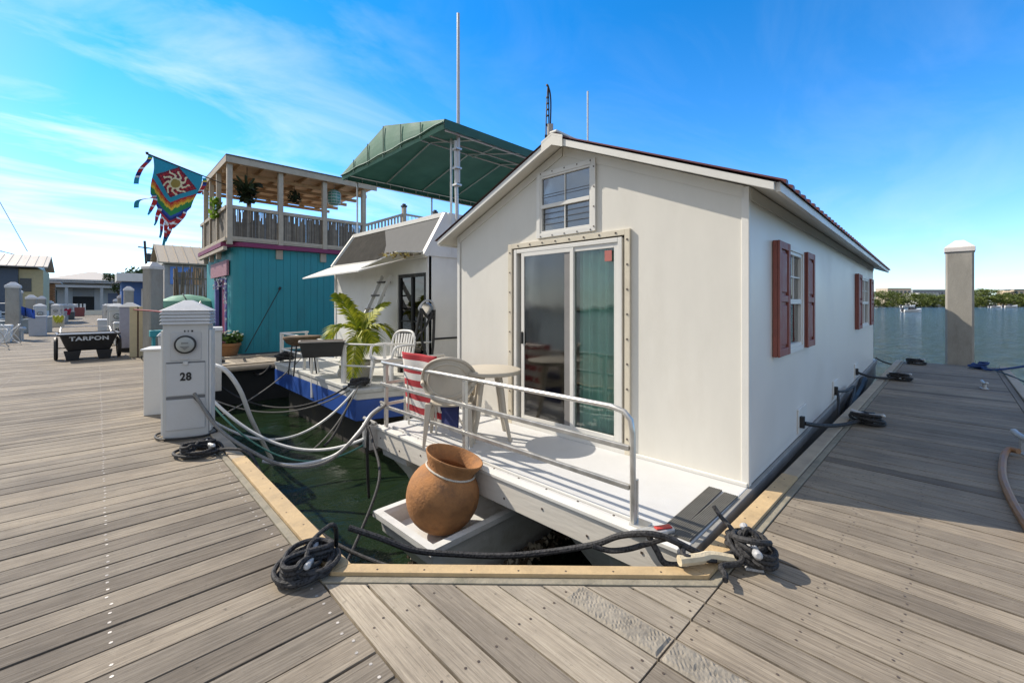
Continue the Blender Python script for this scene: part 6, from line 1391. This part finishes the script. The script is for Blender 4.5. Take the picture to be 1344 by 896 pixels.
tb, s_, p_ = small_boat('small white open boat with people in dark clothes out on the bay', 1197, 409.5, 5.5)
for k, x in enumerate((-.9, .9)):
    q = thing('person', ['seated person in dark clothes at the stern of the small bay boat', 'seated person in dark clothes near the bow of the small bay boat'][k], 'person', tb.location+Vector((math.cos(R(-44))*x, math.sin(R(-44))*x, .55)), R(-44), 'people in the bay boat')
    mb = MB(); mb.lathe([(0, 0), (.22, .0), (.24, .25), (.20, .5), (.23, .68), (.10, .78), (.07, .84), (.11, .90), (.12, 1.0), (.08, 1.1), (0, 1.12)], n=10, sy=.75); mb.tube([(.05, .2, .62), (.25, .28, .40), (.45, .15, .42)], .06, 6); mb.tube([(.05, -.2, .62), (.25, -.28, .40), (.45, -.15, .42)], .06, 6); mb.tube([(0, .1, .08), (.45, .12, .12), (.5, .12, -.25)], .09, 6); mb.tube([(0, -.1, .08), (.45, -.12, .12), (.5, -.12, -.25)], .09, 6)
    mb.build('body', mat('dark_clothes', (.03, .035, .045), .9), q, smooth=True)
small_boat('white cabin boat anchored in front of the mangroves beyond the open boat', 1192, 403.8, 9)
small_boat('tiny white boat at the mangroves right of the concrete pile', 1306, 403.9, 7)
small_boat('tiny white boat by the far shore near the right edge', 1326, 403.9, 9)
# ================================================================ SKY, SUN, CAMERA
SV = Vector((.43, -1.02, -1.0)).normalized()
w = bpy.data.worlds.new('World'); scene.world = w; w.use_nodes = True; nt = w.node_tree; L = nt.links; bg = nt.nodes['Background']
sky = N(nt, 'ShaderNodeTexSky'); sky.sky_type = 'NISHITA'; sky.sun_disc = False; sky.sun_elevation = math.asin(-SV.z); sky.sun_rotation = math.atan2(-SV.x, -SV.y); sky.altitude = 0; sky.air_density = 1.0; sky.dust_density = .2; sky.ozone_density = 2.0
tc = N(nt, 'ShaderNodeTexCoord'); sp = N(nt, 'ShaderNodeSeparateXYZ'); L.new(tc.outputs['Generated'], sp.inputs[0])
hs = N(nt, 'ShaderNodeHueSaturation', Saturation=1.0, Value=1.0); gr = ramp(nt, sp.outputs[2], [(0, (.64, .78, 1.0)), (.10, (.52, .73, 1.0)), (.30, (.22, .63, .98)), (.55, (.06, .54, .90))]); L.new(mixc(nt, 1.0, sky.outputs[0], gr.outputs[0], 'MULTIPLY'), hs.inputs['Color']); hs.inputs['Value'].default_value = 1.9
# cirrus streaks: planar projection of the view direction
zz = N(nt, 'ShaderNodeMath', operation='ADD'); L.new(sp.outputs[2], zz.inputs[0]); zz.inputs[1].default_value = .12
dx = N(nt, 'ShaderNodeMath', operation='DIVIDE'); L.new(sp.outputs[0], dx.inputs[0]); L.new(zz.outputs[0], dx.inputs[1])
dy = N(nt, 'ShaderNodeMath', operation='DIVIDE'); L.new(sp.outputs[1], dy.inputs[0]); L.new(zz.outputs[0], dy.inputs[1])
cb = N(nt, 'ShaderNodeCombineXYZ'); L.new(dx.outputs[0], cb.inputs[0]); L.new(dy.outputs[0], cb.inputs[1])
mp = N(nt, 'ShaderNodeMapping'); L.new(cb.outputs[0], mp.inputs[0]); mp.inputs['Rotation'].default_value = (0, 0, R(105)); mp.inputs['Scale'].default_value = (.8, 1.9, 1); mp.inputs['Location'].default_value = (2.3, .6, 0)
n1 = N(nt, 'ShaderNodeTexNoise', Scale=1.0, Detail=10.0, Roughness=.58, Distortion=.9); L.new(mp.outputs[0], n1.inputs[0])
n2 = N(nt, 'ShaderNodeTexNoise', Scale=.35, Detail=2.0); L.new(cb.outputs[0], n2.inputs[0])
r1 = ramp(nt, n1.outputs[0], [(.44, (0, 0, 0)), (.72, (1, 1, 1))])
# more cloud to the north-west (left of the picture), clear elsewhere
dt = N(nt, 'ShaderNodeVectorMath', operation='DOT_PRODUCT'); L.new(tc.outputs['Generated'], dt.inputs[0]); dt.inputs[1].default_value = (-.25, .97, 0)
mk = N(nt, 'ShaderNodeMapRange'); L.new(dt.outputs['Value'], mk.inputs[0]); mk.inputs[1].default_value = .55; mk.inputs[2].default_value = .98; mk.inputs[3].default_value = .10; mk.inputs[4].default_value = 1.0
m0 = N(nt, 'ShaderNodeMath', operation='MULTIPLY'); L.new(r1.outputs[0], m0.inputs[0]); L.new(mk.outputs[0], m0.inputs[1])
me_ = N(nt, 'ShaderNodeMapRange'); L.new(sp.outputs[2], me_.inputs[0]); me_.inputs[1].default_value = .12; me_.inputs[2].default_value = .42; me_.inputs[3].default_value = 1.0; me_.inputs[4].default_value = .6
mu = N(nt, 'ShaderNodeMath', operation='MULTIPLY'); L.new(m0.outputs[0], mu.inputs[0]); L.new(me_.outputs[0], mu.inputs[1])
# white veil added over sky mostly out of view, to neutralise the blue fill
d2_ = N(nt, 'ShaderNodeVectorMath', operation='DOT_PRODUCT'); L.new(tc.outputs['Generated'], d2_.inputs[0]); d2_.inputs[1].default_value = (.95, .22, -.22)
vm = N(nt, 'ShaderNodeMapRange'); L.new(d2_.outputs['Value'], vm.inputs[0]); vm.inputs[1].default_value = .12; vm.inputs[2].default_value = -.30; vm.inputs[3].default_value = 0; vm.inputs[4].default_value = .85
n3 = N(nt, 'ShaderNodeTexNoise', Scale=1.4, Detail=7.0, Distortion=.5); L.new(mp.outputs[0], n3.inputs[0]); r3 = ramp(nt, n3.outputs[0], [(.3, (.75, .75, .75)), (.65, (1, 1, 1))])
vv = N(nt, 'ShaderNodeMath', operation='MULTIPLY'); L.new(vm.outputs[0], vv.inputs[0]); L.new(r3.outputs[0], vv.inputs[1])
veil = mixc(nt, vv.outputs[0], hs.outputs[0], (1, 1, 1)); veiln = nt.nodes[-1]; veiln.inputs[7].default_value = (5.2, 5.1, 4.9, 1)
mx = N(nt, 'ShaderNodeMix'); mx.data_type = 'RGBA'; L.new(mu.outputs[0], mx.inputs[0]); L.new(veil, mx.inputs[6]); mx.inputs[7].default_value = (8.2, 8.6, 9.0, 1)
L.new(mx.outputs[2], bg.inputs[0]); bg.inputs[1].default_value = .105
sd = bpy.data.lights.new('sun', 'SUN'); sd.energy = 4.3; sd.angle = R(.53); sd.color = (1, .91, .78); so = bpy.data.objects.new('sun', sd); col.objects.link(so); so.rotation_euler = SV.to_track_quat('-Z', 'Y').to_euler(); so.location = (0, 0, 20)
cd = bpy.data.cameras.new('camera'); co = bpy.data.objects.new('camera', cd); col.objects.link(co); co.location = (0, 0, EYE); co.rotation_euler = (R(90), 0, AV-R(90)); cd.sensor_width = 36; cd.lens = F/1344*36; cd.shift_y = -49/1344; cd.clip_end = 5000; cd.clip_start = .05
scene.camera = co
vs = scene.view_settings; vs.view_transform = 'Standard'; vs.look = 'None'; vs.exposure = 0.48; vs.gamma = 1; vs.use_curve_mapping = False
